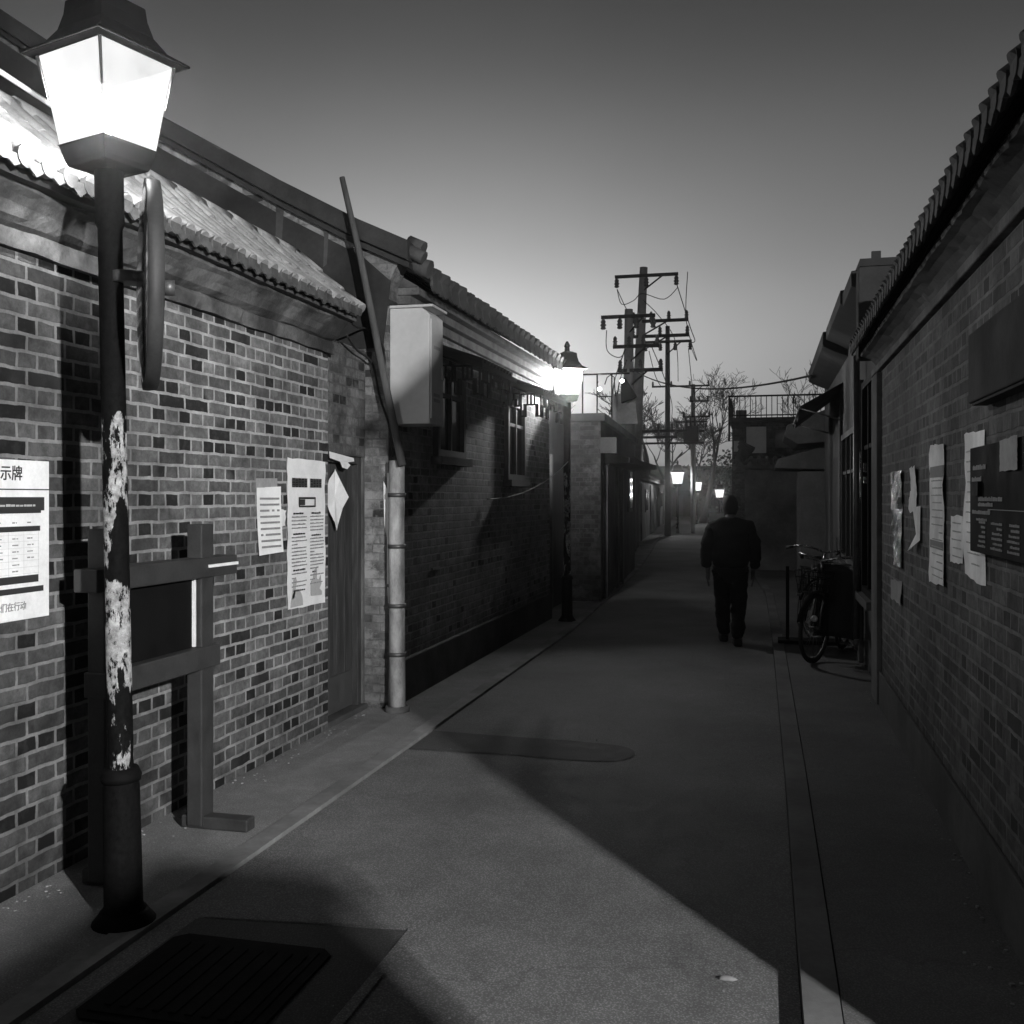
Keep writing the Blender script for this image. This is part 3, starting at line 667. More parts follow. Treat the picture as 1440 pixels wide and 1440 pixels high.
# ------------------------------------------------------------------ street lamps
def make_lamp(scale_pole=1.):
    L = thing('street_lamp', 'lit lantern on a black pole with peeling paint beside the near brick wall', 'street lamp', (0, 0, 0), 'street lamps along the alley')
    mb = MB(); mb.lathe([(.085, 0), (.085, .05), (.07, .08), (.066, .52), (.058, .56), (.046, .58), (.044, 2.6), (.052, 2.62), (.052, 2.826)], 20); mb.build('pole', 'peel', L)
    mb = MB(); mb.lathe([(.115, .0), (.115, .02), (.09, .05), (.085, .06)], 20); mb.build('base', 'blackmetal', L); MB().lathe([(.07, .54), (.075, .56), (.062, .59)], 20).build('collar', 'blackmetal', L)
    def fr(mb, prof, smooth=False):      # square lathe
        vs = []; fs = []
        for h, z in prof: vs += [(-h, -h, z), (h, -h, z), (h, h, z), (-h, h, z)]
        for i in range(len(prof) - 1):
            for j in range(4): fs.append((4 * i + j, 4 * i + (j + 1) % 4, 4 * i + 4 + (j + 1) % 4, 4 * i + 4 + j))
        fs += [(0, 1, 2, 3), tuple(4 * (len(prof) - 1) + j for j in range(4))]
        mb.add(vs, fs); return mb
    fr(MB(), [(.052, 2.815), (.1, 2.825), (.108, 2.845), (.122, 2.9), (.128, 2.903)]).build('cup', 'blackmetal', L, bevel=.004)
    zt, zb, ht, hb = 3.225, 2.905, .168, .122
    for j in range(4):
        q = Matrix.Rotation(j * PI / 2, 4, 'Z'); g = MB()
        g.add([(-hb * .95, -hb, zb), (hb * .95, -hb, zb), (ht * .95, -ht, zt), (-ht * .95, -ht, zt)], [(0, 1, 2, 3)], mtx=q); g.build('glass_pane', 'pane', L)
    mb = MB()
    for sx in (-1, 1):
        for sy in (-1, 1): mb.tube([(sx * (hb + (ht - hb) * .5), sy * (hb + (ht - hb) * .5), (zb + zt) / 2), (sx * (ht + .002), sy * (ht + .002), zt)], [.0012, .0065], 6)
    mb.each('corner_bar', 'darkframe', L)
    fr(MB(), [(.212, 3.23), (.212, 3.238), (.155, 3.275), (.12, 3.33), (.105, 3.39), (.1, 3.44), (.06, 3.46), (.028, 3.47), (.026, 3.52), (.034, 3.54), (.01, 3.6)]).build('roof', 'blackmetal', L, bevel=.003)
    fr(MB(), [(.175, 3.2285), (.206, 3.2285)]).build('soffit', 'white', L)
    mb = MB(); mb.lathe([(.012, 2.91), (.012, 2.98), (.02, 3.02), (.024, 3.06), (.02, 3.10), (.008, 3.12)], 12); mb.build('bulb', 'glow', L)
    li = bpy.data.lights.new('bulb_light', 'POINT'); li.energy = P_LAMP; li.shadow_soft_size = .05
    lo = bpy.data.objects.new('bulb_light', li); COL.objects.link(lo); lo.location = (0, 0, 3.005); adopt(lo, L); lo.matrix_parent_inverse = Matrix()
    return L
P_LAMP = 500
lamp = make_lamp(); YAW = math.atan(355 / 1442)
rot1 = YAW - math.radians(29)
def put(o, x, y, rz, z=0, s=1.):
    o.location = (x, y, z); o.rotation_euler = (0, 0, rz); o.scale = (s, s, s)
far = []
for i, (x, y, rz, z, s, e, lab) in enumerate([
    (-2.46, 12.95, .5, 0, 1., 1700, 'glaring lit lantern on a dark pole at the far corner of the dark brick house'),
    (-3.75, 46, .2, -2.16, 1.5, 1500, 'brightest of the far lanterns, left of three down the alley'),
    (-3.9, 62, .2, -2.37, 1.5, 1500, 'middle one of three far lit lanterns at the end of the alley'),
    (-2.75, 66, .2, -2.78, 1.5, 1200, 'smallest far lit lantern, just left of the walking person'),
    (4.6, -2.7, .3, .5, 1., 31000, 'lit street lamp standing on the cross lane beside the added low wall')]):
    c = copy_tree(lamp); c['label'] = lab; put(c, x, y, rz, z, s)
    for ch in COL.objects:
        if ch.parent == c and ch.type == 'LIGHT': ch.data.energy = e; ch.data.shadow_soft_size = .09 if y < 0 else .05
put(lamp, -2.325, 3.376, rot1)
lean = Matrix.Rotation(math.radians(-1.15), 4, Vector((-math.sin(YAW), math.cos(YAW), 0))) @ Matrix.Rotation(rot1, 4, 'Z')
lamp.rotation_euler = lean.to_euler()
# traffic mirror on the first lamp pole, seen almost edge on
TM = thing('traffic_mirror', 'round convex traffic mirror clamped to the near lamp pole, seen edge on', 'mirror', (-2.2, 3.4, 2.36))
cy, sy_ = math.cos(YAW), math.sin(YAW)
right = Vector((cy, sy_, 0)); fwd = Vector((-sy_, cy, 0))
dv = Vector((-2.2, 3.385, 0)).normalized(); lf = Vector((-dv.y, dv.x, 0))
nrm = (lf * math.cos(math.radians(3)) - dv * math.sin(math.radians(3))); side = Vector((-nrm.y, nrm.x, 0)); ctr = Vector((-2.225, 3.385, 2.385))
mt = Matrix((side, Vector((0, 0, 1)), nrm)).transposed().to_4x4(); mt.translation = ctr
mb = MB(); mb.lathe([(.372 * math.sin(a_), .012 + .03 * math.cos(a_)) for a_ in [PI / 2 - i * PI / 2 / 10 for i in range(11)]], 48, mt); mb.build('mirror_face', 'mirror', TM)
mb = MB(); mb.lathe([(.375, .02), (.386, .02), (.388, 0.), (.384, -.03), (.36, -.034), (.2, -.036), (.05, -.038)], 48, mt); mb.build('rim', 'rack', TM)
mb = MB(); mb.tube([ctr + nrm * -.05, ctr + nrm * -.09], .03, 10); mb.tube([(-2.315, 3.38, 2.40), (-2.315, 3.38, 2.44)], .056, 14)
mb.tube([(-2.315, 3.38, 2.42), (-2.26, 3.36, 2.42), ctr + nrm * .03 + Vector((0, 0, .03))], .016, 8); mb.build('bracket', 'metal', TM)

# ------------------------------------------------------------------ right wall
RW = thing('brick_wall', 'dim brick wall with tiled coping, covered with papers, opposite the lit lamp', 'wall', (.95, 5.5, 0))
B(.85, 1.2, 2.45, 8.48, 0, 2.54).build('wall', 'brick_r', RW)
B(.815, 1.18, 8.1, 8.5, .02, 2.535).build('pilaster', 'plaster', RW, bevel=.008)
B(.83, .849, 2.45, 8.1, .02, .3).build('plinth', 'plaster_d', RW, bevel=.005)
cn = MB(); cn.box(.815, 1.2, 2.44, 8.5, 2.542, 2.59); cn.build('string_course', 'cornice', RW, bevel=.006)
rough_band([(1.2, 2.594), (.85, 2.594), (.85, 2.63), (.835, 2.65), (.81, 2.675), (.775, 2.695), (.74, 2.705), (.735, 2.722), (1.2, 2.722)], 2.44, 8.5, .005, .06, 8).build('cornice', 'cornice_dark', RW)
rp = [(.665, 2.765), (.80, 2.87), (.93, 2.985), (1.06, 3.11)]
core = MB(); core.prism([(.735, 2.724), (.80, 2.83), (1.06, 3.05), (1.35, 2.85), (1.35, 2.724)], 2.44, 8.5); core.build('roof_core', 'cornice_dark', RW)
cv_, pn_ = tile_roof(2.44, 8.52, rp, .128, .037, .17, .005, .06); cv_.build('cover_tiles', 'tile_dark', RW); pn_.build('pan_tiles', 'tile_dark', RW)
mb = MB()
for i in range(20): mb.tube([(1.08, 2.44 + i * .304, 3.115), (1.08, 2.75 + i * .304, 3.115)], [.06, .055], 8)
mb.build('ridge', 'tile_dark', RW)
# notices on the right wall
def rpaper(name, c, mat, label, curl=.006, seed=1, rag=.004, cat='notice', prints=None):
    t = thing(name, label, cat, (.85, c[0][0], c[2][1]))
    paper(c, .85, -1, curl, seed, 6, 14, rag).build('sheet', mat, t)
    if prints:
        mb = MB()
        for (y0, y1, z0, z1, n, h) in prints: lines(mb, .8385, -1, y0, y1, z0, z1, n, h, .15, rr)
        mb.build('body_text', 'ink_pale', t)
    return t
t = rpaper('paper_strip', [(5.29, 1.855), (5.72, 1.874), (5.72, 1.16), (5.29, 1.166)], 'paper_old', 'tall pale paper strip with a grey band near its top, on the dim wall', .008, 11, .006, 'notice', [(5.33, 5.68, 1.68, 1.2, 14, .006)])
mb = MB(); mb.box(.8375, .8395, 5.3, 5.71, 1.70, 1.755); mb.box(.8375, .8395, 5.3, 5.71, 1.34, 1.38); mb.each('grey_band', 'ink_mid', t)
t = rpaper('paper_sheet', [(4.38, 1.865), (4.78, 1.872), (4.78, 1.272), (4.36, 1.245)], 'paper_old', 'long pale paper sheet tucked beside the black notice board', .007, 12, .005, 'notice', [(4.45, 4.74, 1.79, 1.32, 12, .006)])
rpaper('torn_notice', [(6.21, 1.777), (6.49, 1.773), (6.47, 1.52), (6.2, 1.5)], 'paper_old', 'upper pale half of a torn notice between the shiny film and tall strip', .01, 13, .012)
tn = MB(); tn.add([(.842, 6.08, 1.55), (.83, 6.3, 1.54), (.835, 6.2, 1.39), (.83, 6.33, 1.30), (.80, 6.28, 1.29), (.835, 6.05, 1.36)], [(0, 1, 2, 5), (2, 3, 4, 5)])
tag(tn.build('torn_notice', 'paper_old'), 'lower torn flap of paper with a bent tail, beneath the torn notice', 'notice')
rpaper('paper_scrap', [(6.88, 1.066), (7.43, 1.05), (7.43, .915), (6.88, .91)], 'paper_grey', 'low grey paper scrap on the brick beneath the shiny plastic film', .006, 14, .012)
rpaper('small_notice', [(4.82, 1.519), (5.11, 1.514), (5.11, 1.3), (4.82, 1.305)], 'paper_old', 'small pale notice between the tall strip and the long sheet', .005, 15, .004, 'notice', [(4.85, 5.08, 1.48, 1.33, 5, .006)])
mb = MB(); mb.grid(lambda u, v: (.838 - .02 * mnoise.noise(Vector((u * 5, v * 9, 3))) , 6.85 + .6 * u * (1 - .3 * v), 1.77 - .62 * v), 16, 22, False)
tag(mb.build('plastic_film', 'foil'), 'crumpled shiny plastic film catching lamp light on the dim brick wall', 'plastic sheet')
NBd = thing('notice_board', 'black notice board with faint lettering under the dark sign box', 'notice board', (.84, 3.9, 1.38))
B(.80, .848, 3.35, 4.43, 1.385, 1.795).build('panel', 'board_black', NBd, bevel=.004)
mb = MB(); xx = .7985
for (y0, y1, z, h) in ((4.12, 4.36, 1.705, .018), (4.2, 4.38, 1.66, .018), (3.85, 4.28, 1.585, .016), (4.0, 4.28, 1.565, .014), (4.05, 4.38, 1.535, .014), (4.1, 4.3, 1.51, .01)): lines(mb, xx, -1, y0, y1, z, z, 1, h, .1, rr)
for r_ in range(6):
    for (a_, b_) in ((4.13, 4.27), (3.85, 4.05), (3.6, 3.78)): lines(mb, xx, -1, a_, b_, 1.5 - r_ * .018, 1.5 - r_ * .018, 1, .009, .3, rr)
mb.build('lettering', 'ink_mid', NBd)
mb = MB(); mb.box(.785, .7985, 4.2, 4.33, 1.605, 1.66); mb.build('lock_box', 'blackmetal', NBd)
mb = MB(); mb.box(.797, .7985, 3.4, 4.08, 1.553, 1.556); mb.box(.797, .7985, 4.04, 4.08, 1.54, 1.553); mb.build('frame_line', 'metal', NBd)
rpaper('paper_slip', [(3.6, 1.80), (3.853, 1.795), (3.853, 1.69), (3.6, 1.69)], 'paper_grey', 'grey slip of paper at the top of the black notice board', .0, 16, .003, 'notice').location.x -= .055
SB = thing('wall_box', 'dark flat sign box on brick above the black notice board', 'sign box', (.8, 3.9, 1.97))
B(.775, .849, 3.2, 4.33, 1.965, 2.235).build('body', 'gable', SB, bevel=.006); B(.785, .84, 3.22, 4.31, 1.955, 1.9645).build('bottom_plate', 'gable', SB)

# ------------------------------------------------------------------ houses beyond, right side
RH = thing('brick_house', 'dark house with stepped eaves and tall windows beside the bicycles', 'house', (1.5, 12, 0))
B(.9, 5, 8.52, 16.5, 0, 3.3).build('wall', 'plaster_d', RH)
B(.72, 5, 8.52, 8.75, 2.7, 3.42).build('gable_end', 'verge', RH, bevel=.01)
def eave(y0, y1, xf, zt, drop, nm):
    mb = MB(); mb.prism([(xf, zt), (xf, zt - drop), (xf + .12, zt - drop - .06), (.9, zt - drop - .12), (1.9, zt - drop), (3.5, zt + .5), (2.2, zt + .2)], y0, y1)
    mb.build(nm, 'tile_black', RH, bevel=.008)
eave(8.76, 9.7, .685, 3.44, .12, 'eave'); eave(9.72, 11.9, .665, 3.47, .12, 'eave'); eave(11.92, 15.6, .63, 3.44, .16, 'eave')
mb = MB(); mb.box(.74, 1.6, 8.6, 9.2, 3.44, 3.5); mb.box(.83, .9, 8.62, 8.66, 3.5, 3.56); mb.build('verge', 'tile_black', RH)
window(RH, .9, 8.8, 9.75, .75, 2.62, -1, 1, 'blackmetal', .05); window(RH, .9, 10.55, 12.3, .9, 2.3, -1, 2, 'darkframe', .05)
for y in (10.1, 12.7, 14.6): B(.86, .9, y, y + .3, .05, 2.7).build('pier', 'plaster_d', RH, bevel=.006)
dr = B(.88, .9, 13.25, 14.3, .06, 2.1).build('door', 'wood', RH); B(.865, .88, 13.3, 13.34, .9, 1.1).build('handle', 'metal', dr)
mb = MB(); mb.tube([(.82, 9.9, .3), (.82, 9.9, 2.9)], .03, 8); mb.build('downpipe', 'metal', RH)
mb = MB(); mb.box(.86, .9, 10.0, 10.05, 1.55, 2.02); mb.build('metal_trim', 'steel', RH)
mb = MB(); mb.box(.845, .87, 9.45, 9.475, 1.72, 1.78); mb.box(.845, .87, 9.48, 9.5, 1.82, 1.9); mb.each('latch', 'steel', RH)
AW = thing('awning', 'sagging pale cloth awning under the stepped eaves', 'awning', (.6, 14, 2.7))
mb = MB(); mb.grid(lambda u, v: (.9 - .5 * v, 12.6 + 2.6 * u, 2.95 - .28 * v - .1 * abs(math.sin(u * 7)) * v - .05 * math.sin(u * 3)), 20, 8); mb.build('cloth', 'awning', AW)
mb = MB(); mb.tube([(.41, 12.6, 2.66), (.41, 15.2, 2.64)], .018, 6); mb.tube([(.9, 12.65, 2.5), (.41, 12.65, 2.66)], .012, 6); mb.tube([(.9, 15.15, 2.5), (.41, 15.15, 2.64)], .012, 6); mb.build('frame', 'metal', AW)
PL = thing('porch', 'dark two-tier tiled porch at the far end of the stepped-eave house', 'porch', (.6, 17.5, 0))
mb = MB(); mb.prism([(.3, 2.55), (.34, 2.72), (.9, 2.95), (1.6, 3.1), (1.6, 2.5), (.5, 2.42)], 16.52, 18.4); mb.build('roof', 'tile_dark', PL, bevel=.02)
mb = MB(); mb.prism([(.15, 2.05), (.2, 2.2), (.8, 2.36), (1.6, 2.36), (1.6, 2.0)], 16.55, 18.35); mb.build('lower_roof', 'tile_dark', PL, bevel=.02)
mb = MB(); mb.box(.55, 1.6, 16.6, 18.3, 0, 2.0); mb.build('wall', 'plaster_d', PL)
B(.5, .55, 16.7, 16.95, .05, 1.99).build('pillar', 'plaster_d', PL)
# bend house and terrace with railing
BH = thing('brick_house', 'low dark house whose blank end wall stands behind the walking person', 'house', (1.5, 24, 0))
B(-.41, 5, 22.5, 27, 0, 2.24).build('wall', 'plaster', BH)
mb = MB(); mb.prism([(22.2, 2.2), (22.2, 2.28), (24.5, 2.5), (24.5, 2.25)], -.5, 5, 'x')
for i in range(30): mb.tube([(-.48 + i * .18, 22.15, 2.29), (-.48 + i * .18, 24.5, 2.51)], .05, 6)
mb.build('roof', 'tile_dark', BH)
mb = MB()
for i in range(14): mb.tube([(-.5 + .02 * i, 22.3 + .15 * i, 2.3 + .03 * i), (-.54, 22.38 + .15 * i, 2.42 + .035 * i + rnd.uniform(-.04, .08))], .07, 6)
mb.build('verge_ornament', 'tile_dark', BH)
TB = thing('terrace_house', 'flat-roofed house with pale wall panels and a railed roof terrace behind the bend', 'house', (1, 31, 0))
B(-.9, 6, 30, 36, 0, 3.75).build('wall', 'brick_x', TB); B(-1.0, 6.1, 29.9, 36.1, 3.752, 3.86).build('roof_slab', 'plaster_d', TB)
for (a_, b_, z0, z1, m_) in ((-.5, .05, 2.85, 3.6, 'cabinet'), (-.85, -.55, 2.9, 3.2, 'cabinet'), (.3, .75, 3.0, 3.5, 'plaster'), (-.4, .3, 2.4, 2.7, 'plaster')):
    B(a_, b_, 29.97, 30.02, z0, z1).build('wall_panel', m_, TB)
rl = MB(); rl.tube([(-.98, 30.0, 4.48), (3.2, 30.0, 4.48)], .028, 6); rl.tube([(-.98, 30.0, 4.48), (-.98, 34, 4.48)], .025, 6); rl.tube([(-.9, 30.0, 3.93), (3.2, 30.0, 3.93)], .02, 6)
for i in range(29): rl.tube([(-.98 + i * .148, 30.0, 3.86), (-.98 + i * .148, 30.0, 4.48)], .012 if i else .028, 5)
rl.tube([(-.98, 30.0, 3.2), (-.98, 30.0, 3.9)], .03, 5)
for i in range(14): rl.tube([(-.98, 30 + i * .3, 3.86), (-.98, 30 + i * .3, 4.48)], .012, 5)
rl.build('railing', 'blackmetal', TB)
mb = MB(); mb.box(-.8, -.5, 30.2, 30.6, 3.86, 4.1); mb.build('roof_box', 'plaster', TB)

# ------------------------------------------------------------------ houses beyond, left side
def house(name, label, x0, x1, y0, y1, h, facade_slope=0., mat='plaster_d', endmat='brick_x', roof='flat', doors=(), wins=(), ledge=True):
    """x1 is the alley face at y0; the face drifts by facade_slope per metre"""
    T = thing(name, label, 'house', ((x0 + x1) / 2, (y0 + y1) / 2, 0)); xe = x1 + facade_slope * (y1 - y0)
    mb = MB(); mb.prism([(x0, y0), (x1, y0), (xe, y1), (x0, y1)], 0, h, 'z'); mb.build('wall', mat, T)
    if roof == 'flat': B(x0, x1 + .012, y0 - .03, y0 - .004, 0, h - .02).build('end_wall', endmat, T)
    if roof == 'flat':
        mb = MB(); mb.prism([(x0, y0 - .06), (x1 + .08, y0 - .06), (xe + .08, y1), (x0, y1)], h + .002, h + .12, 'z'); mb.build('roof', 'plaster_d', T)
    else:
        n = int((y1 - y0) / .4); mb = MB(); xm = x1 - 2.6
        mb.add([(x1 + .25, y0 - .1, h - .02), (xe + .25, y1, h - .02), (xe - 2.6, y1, h + 1.4), (xm, y0 - .1, h + 1.4), (x1 - 5.2, y0 - .1, h), (xe - 5.2, y1, h), (x1 + .25, y0 - .1, h - .1), (xe + .25, y1, h - .1)],
               [(0, 1, 2, 3), (3, 2, 5, 4), (6, 7, 1, 0), (0, 3, 4, 6), (6, 4, 5, 7)])
        for i in range(n):
            t = i / n; xx = x1 + (xe - x1) * t; yy = y0 + (y1 - y0) * t; mb.tube([(xx + .27, yy, h + .01), (xx - 2.6, yy, h + 1.42)], .06, 6)
        mb.build('roof', 'tile_dark', T)
    def fx(y): return x1 + facade_slope * (y - y0)
    for (a_, b_, z1) in doors:
        o = MB().prism([(fx(a_) - .02, a_), (fx(a_) + .03, a_), (fx(b_) + .03, b_), (fx(b_) - .02, b_)], .03, z1, 'z').build('door', 'wood', T)
        MB().prism([(fx(a_ - .1) + .0, a_ - .1), (fx(a_ - .1) + .06, a_ - .1), (fx(a_) + .06, a_ - .01), (fx(a_) , a_ - .01)], .03, z1 + .1, 'z').build('frame', 'plaster', o)
    for (a_, b_, z0, z1) in wins:
        o = MB().prism([(fx(a_) - .02, a_), (fx(a_) + .035, a_), (fx(b_) + .035, b_), (fx(b_) - .02, b_)], z0, z1, 'z').build('window', 'darkframe', T)
        MB().prism([(fx(a_) + .036, a_ + .08), (fx(a_) + .04, a_ + .08), (fx(b_) + .04, b_ - .08), (fx(b_) + .036, b_ - .08)], z0 + .08, z1 - .08, 'z').build('pane', 'glass', o)
    return T
G1 = house('plastered_house', 'dark recessed plaster house just behind the second street lamp', -8, -2.95, 13.22, 15.4, 3.1, 0., 'plaster_d', roof='flat', doors=((14.2, 15.1, 2.1),), wins=((13.4, 14.0, 1.2, 2.5),))
G2 = house('plastered_house', 'grey plaster house with a pale end panel and door canopy beneath the utility pole', -8, -2.42, 15.42, 22.6, 2.75, -.05, 'plaster_d', roof='flat', doors=((16.4, 17.3, 2.05), (19.0, 20.0, 2.1)), wins=((20.6, 21.6, 1.3, 2.2),))
B(-2.62, -2.56, 18.0, 19.5, 2.88, 3.42).build('parapet_panel', 'concrete', G2)
mb = MB(); mb.prism([(-2.62, 2.88), (-2.14, 2.88), (-2.2, 3.4), (-2.3, 3.46), (-2.62, 3.38)], 17.9, 17.98); mb.build('sheet_panel', 'concrete', G2, bevel=.006)
mb = MB(); mb.prism([(-2.5, 2.3), (-2.05, 2.22), (-2.05, 2.14), (-2.5, 2.12)], 16.0, 20.2); mb.build('door_canopy', 'tile_dark', G2)
mb = MB(); mb.box(-2.4, -2.15, 15.3, 15.42, 2.26, 2.5); mb.build('switch_box', 'plaster_d', G2, bevel=.006)
for y in (15.9, 17.7, 18.6): B(-2.5, -2.38 - .05 * (y - 15.4) + .03, y, y + .18, .02, 2.1).build('pier', 'plaster', G2)
# roof frame with two small signal lights on the pole platform
SF = thing('roof_frame', 'thin metal rooftop frame with small lights below the front utility pole', 'frame', (-3, 17, 2.87))
mb = MB()
for x_ in (-3.0, -2.75, -2.5): mb.tube([(x_, 17.2, 2.87), (x_, 17.2, 3.68)], .014, 6)
mb.tube([(-3.1, 17.2, 3.68), (-2.2, 17.2, 3.68)], .016, 6); mb.tube([(-2.75, 17.2, 3.3), (-2.5, 17.2, 3.3)], .01, 5)
mb.tube([(-2.62, 17.2, 3.5), (-2.58, 17.2, 3.62), (-2.52, 17.2, 3.66), (-2.46, 17.2, 3.62), (-2.44, 17.2, 3.3)], .01, 5); mb.build('bars', 'blackmetal', SF)
for (x_, z_) in ((-2.70, 3.42), (-2.32, 3.55)): MB().lathe([(.004, -.035), (.03, -.02), (.037, 0), (.03, .02), (.004, .035)], 10, Matrix.Translation((x_, 17.15, z_))).build('signal_light', 'glow', SF)
mb = MB(); mb.prism([(-2.36, 3.2), (-2.1, 3.3), (-2.3, 3.62), (-2.36, 3.62)], 17.3, 17.5); mb.build('bracket_plate', 'blackmetal', SF)
G3 = house('gabled_house', 'farther plaster house with tiled roof where the alley bends left', -10, -3.15, 22.65, 33, 2.5, -.075, 'plaster_d', roof='gable', doors=((24, 25, 2.0), (28.5, 29.5, 2.0)), wins=((26, 27.4, 1.1, 2.0),))
B(-3.35, -2.75, 24.6, 25.2, 2.05, 2.45).build('awning_box', 'plaster', G3)
G4 = house('gabled_house', 'distant house on the left lit by the row of far lanterns', -12, -4.1, 33.1, 52, 2.3, -.06, 'plaster', roof='gable', doors=((37, 38, 2.0), (44, 45, 2.0), (48.5, 49.5, 2.)), wins=((40, 42, 1., 1.9),))
G5 = house('gabled_house', 'distant pale house front beside the middle far lantern', -14, -5.35, 52.2, 76, 2.4, -.05, 'plaster', roof='gable', doors=((55, 56, 2.0), (60, 61, 2.0), (66, 67, 2.)), wins=((57, 59, 1., 1.9), (63, 65, 1., 1.9)))
G6 = thing('end_house', 'house across the far end of the alley behind the three lanterns', 'house', (-3, 85, 0))
B(-9, 4, 84, 90, 0, 2.2).build('wall', 'plaster', G6)
mb = MB(); mb.prism([(83.4, 2.15), (87, 4.2), (90.6, 2.15)], -9.5, 4.5, 'x'); mb.build('roof', 'tile_dark', G6)
for x_ in (-6.4, -4.2, -2.6): B(x_, x_ + .9, 83.96, 84, .03, 1.9).build('door', 'wood', G6)
G7 = thing('garden_house', 'dark low garden house farther along the alley beyond the blank end wall', 'house', (1, 50, 0))
mb = MB(); mb.prism([(-.5, 36.5), (6, 36.5), (6, 70), (-2.0, 70)], 0, 2.6, 'z'); mb.build('wall', 'plaster_d', G7)
mb = MB(); mb.add([(-.8, 36.3, 2.5), (-2.2, 70, 2.5), (0, 70, 3.7), (2.2, 36.3, 3.7), (6, 36.3, 2.6), (6, 70, 2.6)], [(0, 1, 2, 3), (3, 2, 5, 4), (0, 3, 4)]); mb.build('roof', 'tile_dark', G7)

# ------------------------------------------------------------------ utility poles and wires
def insulator(mb, p, s=1.): mb.lathe([(.03 * s, 0), (.055 * s, .02 * s), (.035 * s, .05 * s), (.06 * s, .08 * s), (.035 * s, .11 * s), (.05 * s, .14 * s), (.02 * s, .2 * s)], 8, Matrix.Translation(p))
def upole(x, y, top, r0, r1, arms, label, lean=(0, 0), mat='conc_pole'):
    U = thing('utility_pole', label, 'utility pole', (x, y, 0), 'utility poles along the alley')
    mb = MB(); mb.tube([(x, y, 0), (x + lean[0], y + lean[1], top)], [r0, r1], 14); mb.build('pole', mat, U)
    for (z, a_, b_, n, hang) in arms:
        px = x + lean[0] * z / top; ar = MB(); ar.box(px + a_, px + b_, y - .14, y - .05, z - .05, z + .05)
        ar.tube([(px + b_ * .55, y - .1, z - .03), (px, y - .1, z - .5)], .028, 6)
        arm = ar.build('crossarm', 'blackmetal', U)
        ins = MB()
        for i in range(n):
            xx = px + a_ + .06 + (b_ - a_ - .12) * i / (n - 1)
            if hang: insulator(ins, (xx, y - .1, z - .36), 1.6)
            else: insulator(ins, (xx, y - .1, z + .05), 1.3)
        ins.each('insulator', 'insul', arm)
    return U
upole(-3.86, 30, 7.1, .23, .12, [(6.88, -.8, .78, 4, True), (6.0, -.45, .9, 4, False), (5.3, -.3, 1.0, 3, False)], 'thick front concrete utility pole with a wide crossarm left of the alley')
upole(-4.3, 34, 9.2, .23, .13, [(8.91, -.93, 1.15, 3, True), (7.4, -.3, 1.55, 4, False), (6.9, -.3, 1.6, 3, False)], 'tallest concrete utility pole rising behind the front pole', (.42, 0))
upole(-3.85, 42.3, 8.6, .13, .09, [(7.95, -.95, .98, 4, True), (4.3, -1.0, .8, 4, False), (4.05, -1.1, .4, 3, False)], 'slim dark utility pole to the right of the two thick poles', (0, 0), 'bark')
upole(-4.05, 60.8, 8.2, .16, .12, [(8.1, -2.4, .95, 4, False), (7.2, -.2, .9, 3, False), (6.3, -.6, 1.0, 4, False), (6.0, -1.0, .8, 3, True)], 'distant utility pole low over the roofs with three short crossarms')
# jumper loops, drop wires
def loop(pts, r, label):
    mb = MB(); P = [Vector(p) for p in pts]; sm = []
    for j in range(len(P) - 1):
        p0, p1, p2, p3 = P[max(j - 1, 0)], P[j], P[j + 1], P[min(j + 2, len(P) - 1)]
        for t in (0, .2, .4, .6, .8): sm.append(.5 * ((2 * p1) + (p2 - p0) * t + (2 * p0 - 5 * p1 + 4 * p2 - p3) * t * t + (3 * p1 - p0 - 3 * p2 + p3) * t ** 3))
    sm.append(P[-1]); mb.tube(sm, r, 5); return tag(mb.build('jumper_wire', 'rubber'), label, 'wire', 'jumper wires between the utility poles')
loop([(-4.5, 29.9, 6.5), (-4.48, 29.9, 5.9), (-4.1, 29.95, 5.7), (-3.85, 29.8, 6.1)], .014, 'wire loop hanging at the left end of the front pole crossarm')
loop([(-4.75, 33.9, 8.5), (-4.6, 33.9, 8.0), (-4.2, 33.9, 8.1), (-3.9, 33.8, 8.3), (-3.2, 33.9, 8.1), (-2.75, 34, 8.5)], .014, 'long wire loop sagging under the crossarm of the tallest pole')
loop([(-2.8, 34.1, 8.6), (-2.5, 36, 7.5), (-2.6, 40, 7.6), (-3.0, 42.2, 7.9)], .016, 'wire running down from the tallest pole to the slim dark pole')
loop([(-2.45, 34.1, 9.0), (-2.5, 34.2, 7.4), (-2.4, 38, 6.6), (-2.9, 42.2, 7.7)], .014, 'wire dropping from the outer insulator of the tallest pole')
loop([(-4.0, 33.9, 8.2), (-3.4, 34, 7.6), (-3.0, 36, 7.0), (-3.4, 42, 6.3)], .014, 'slanting wire between the tallest pole and the slim dark pole')
loop([(-4.75, 33.9, 8.5), (-4.4, 33.2, 7.8), (-4.0, 31, 7.2)], .014, 'short wire from the left insulator of the tallest pole to the front pole')
loop([(-3.95, 29.8, 5.9), (-4.25, 29.8, 5.0), (-4.35, 29.8, 4.2), (-4.6, 29.8, 3.6)], .02, 'outer bundled cable curving down left of the front pole')
loop([(-3.9, 29.8, 5.6), (-4.12, 29.8, 4.9), (-4.2, 29.8, 4.1), (-4.3, 29.8, 3.4)], .02, 'inner bundled cable curving down left of the front pole')
loop([(-3.2, 30, 6.0), (-3.1, 33, 5.4), (-3.3, 38, 5.0), (-3.7, 42.2, 4.6)], .014, 'low wire between the front pole and the slim dark pole')
loop([(-3.0, 42.2, 7.6), (-3.0, 45, 6.2), (-3.2, 52, 6.4), (-3.4, 60.6, 7.4)], .016, 'far wire sagging between the slim dark pole and the distant pole')
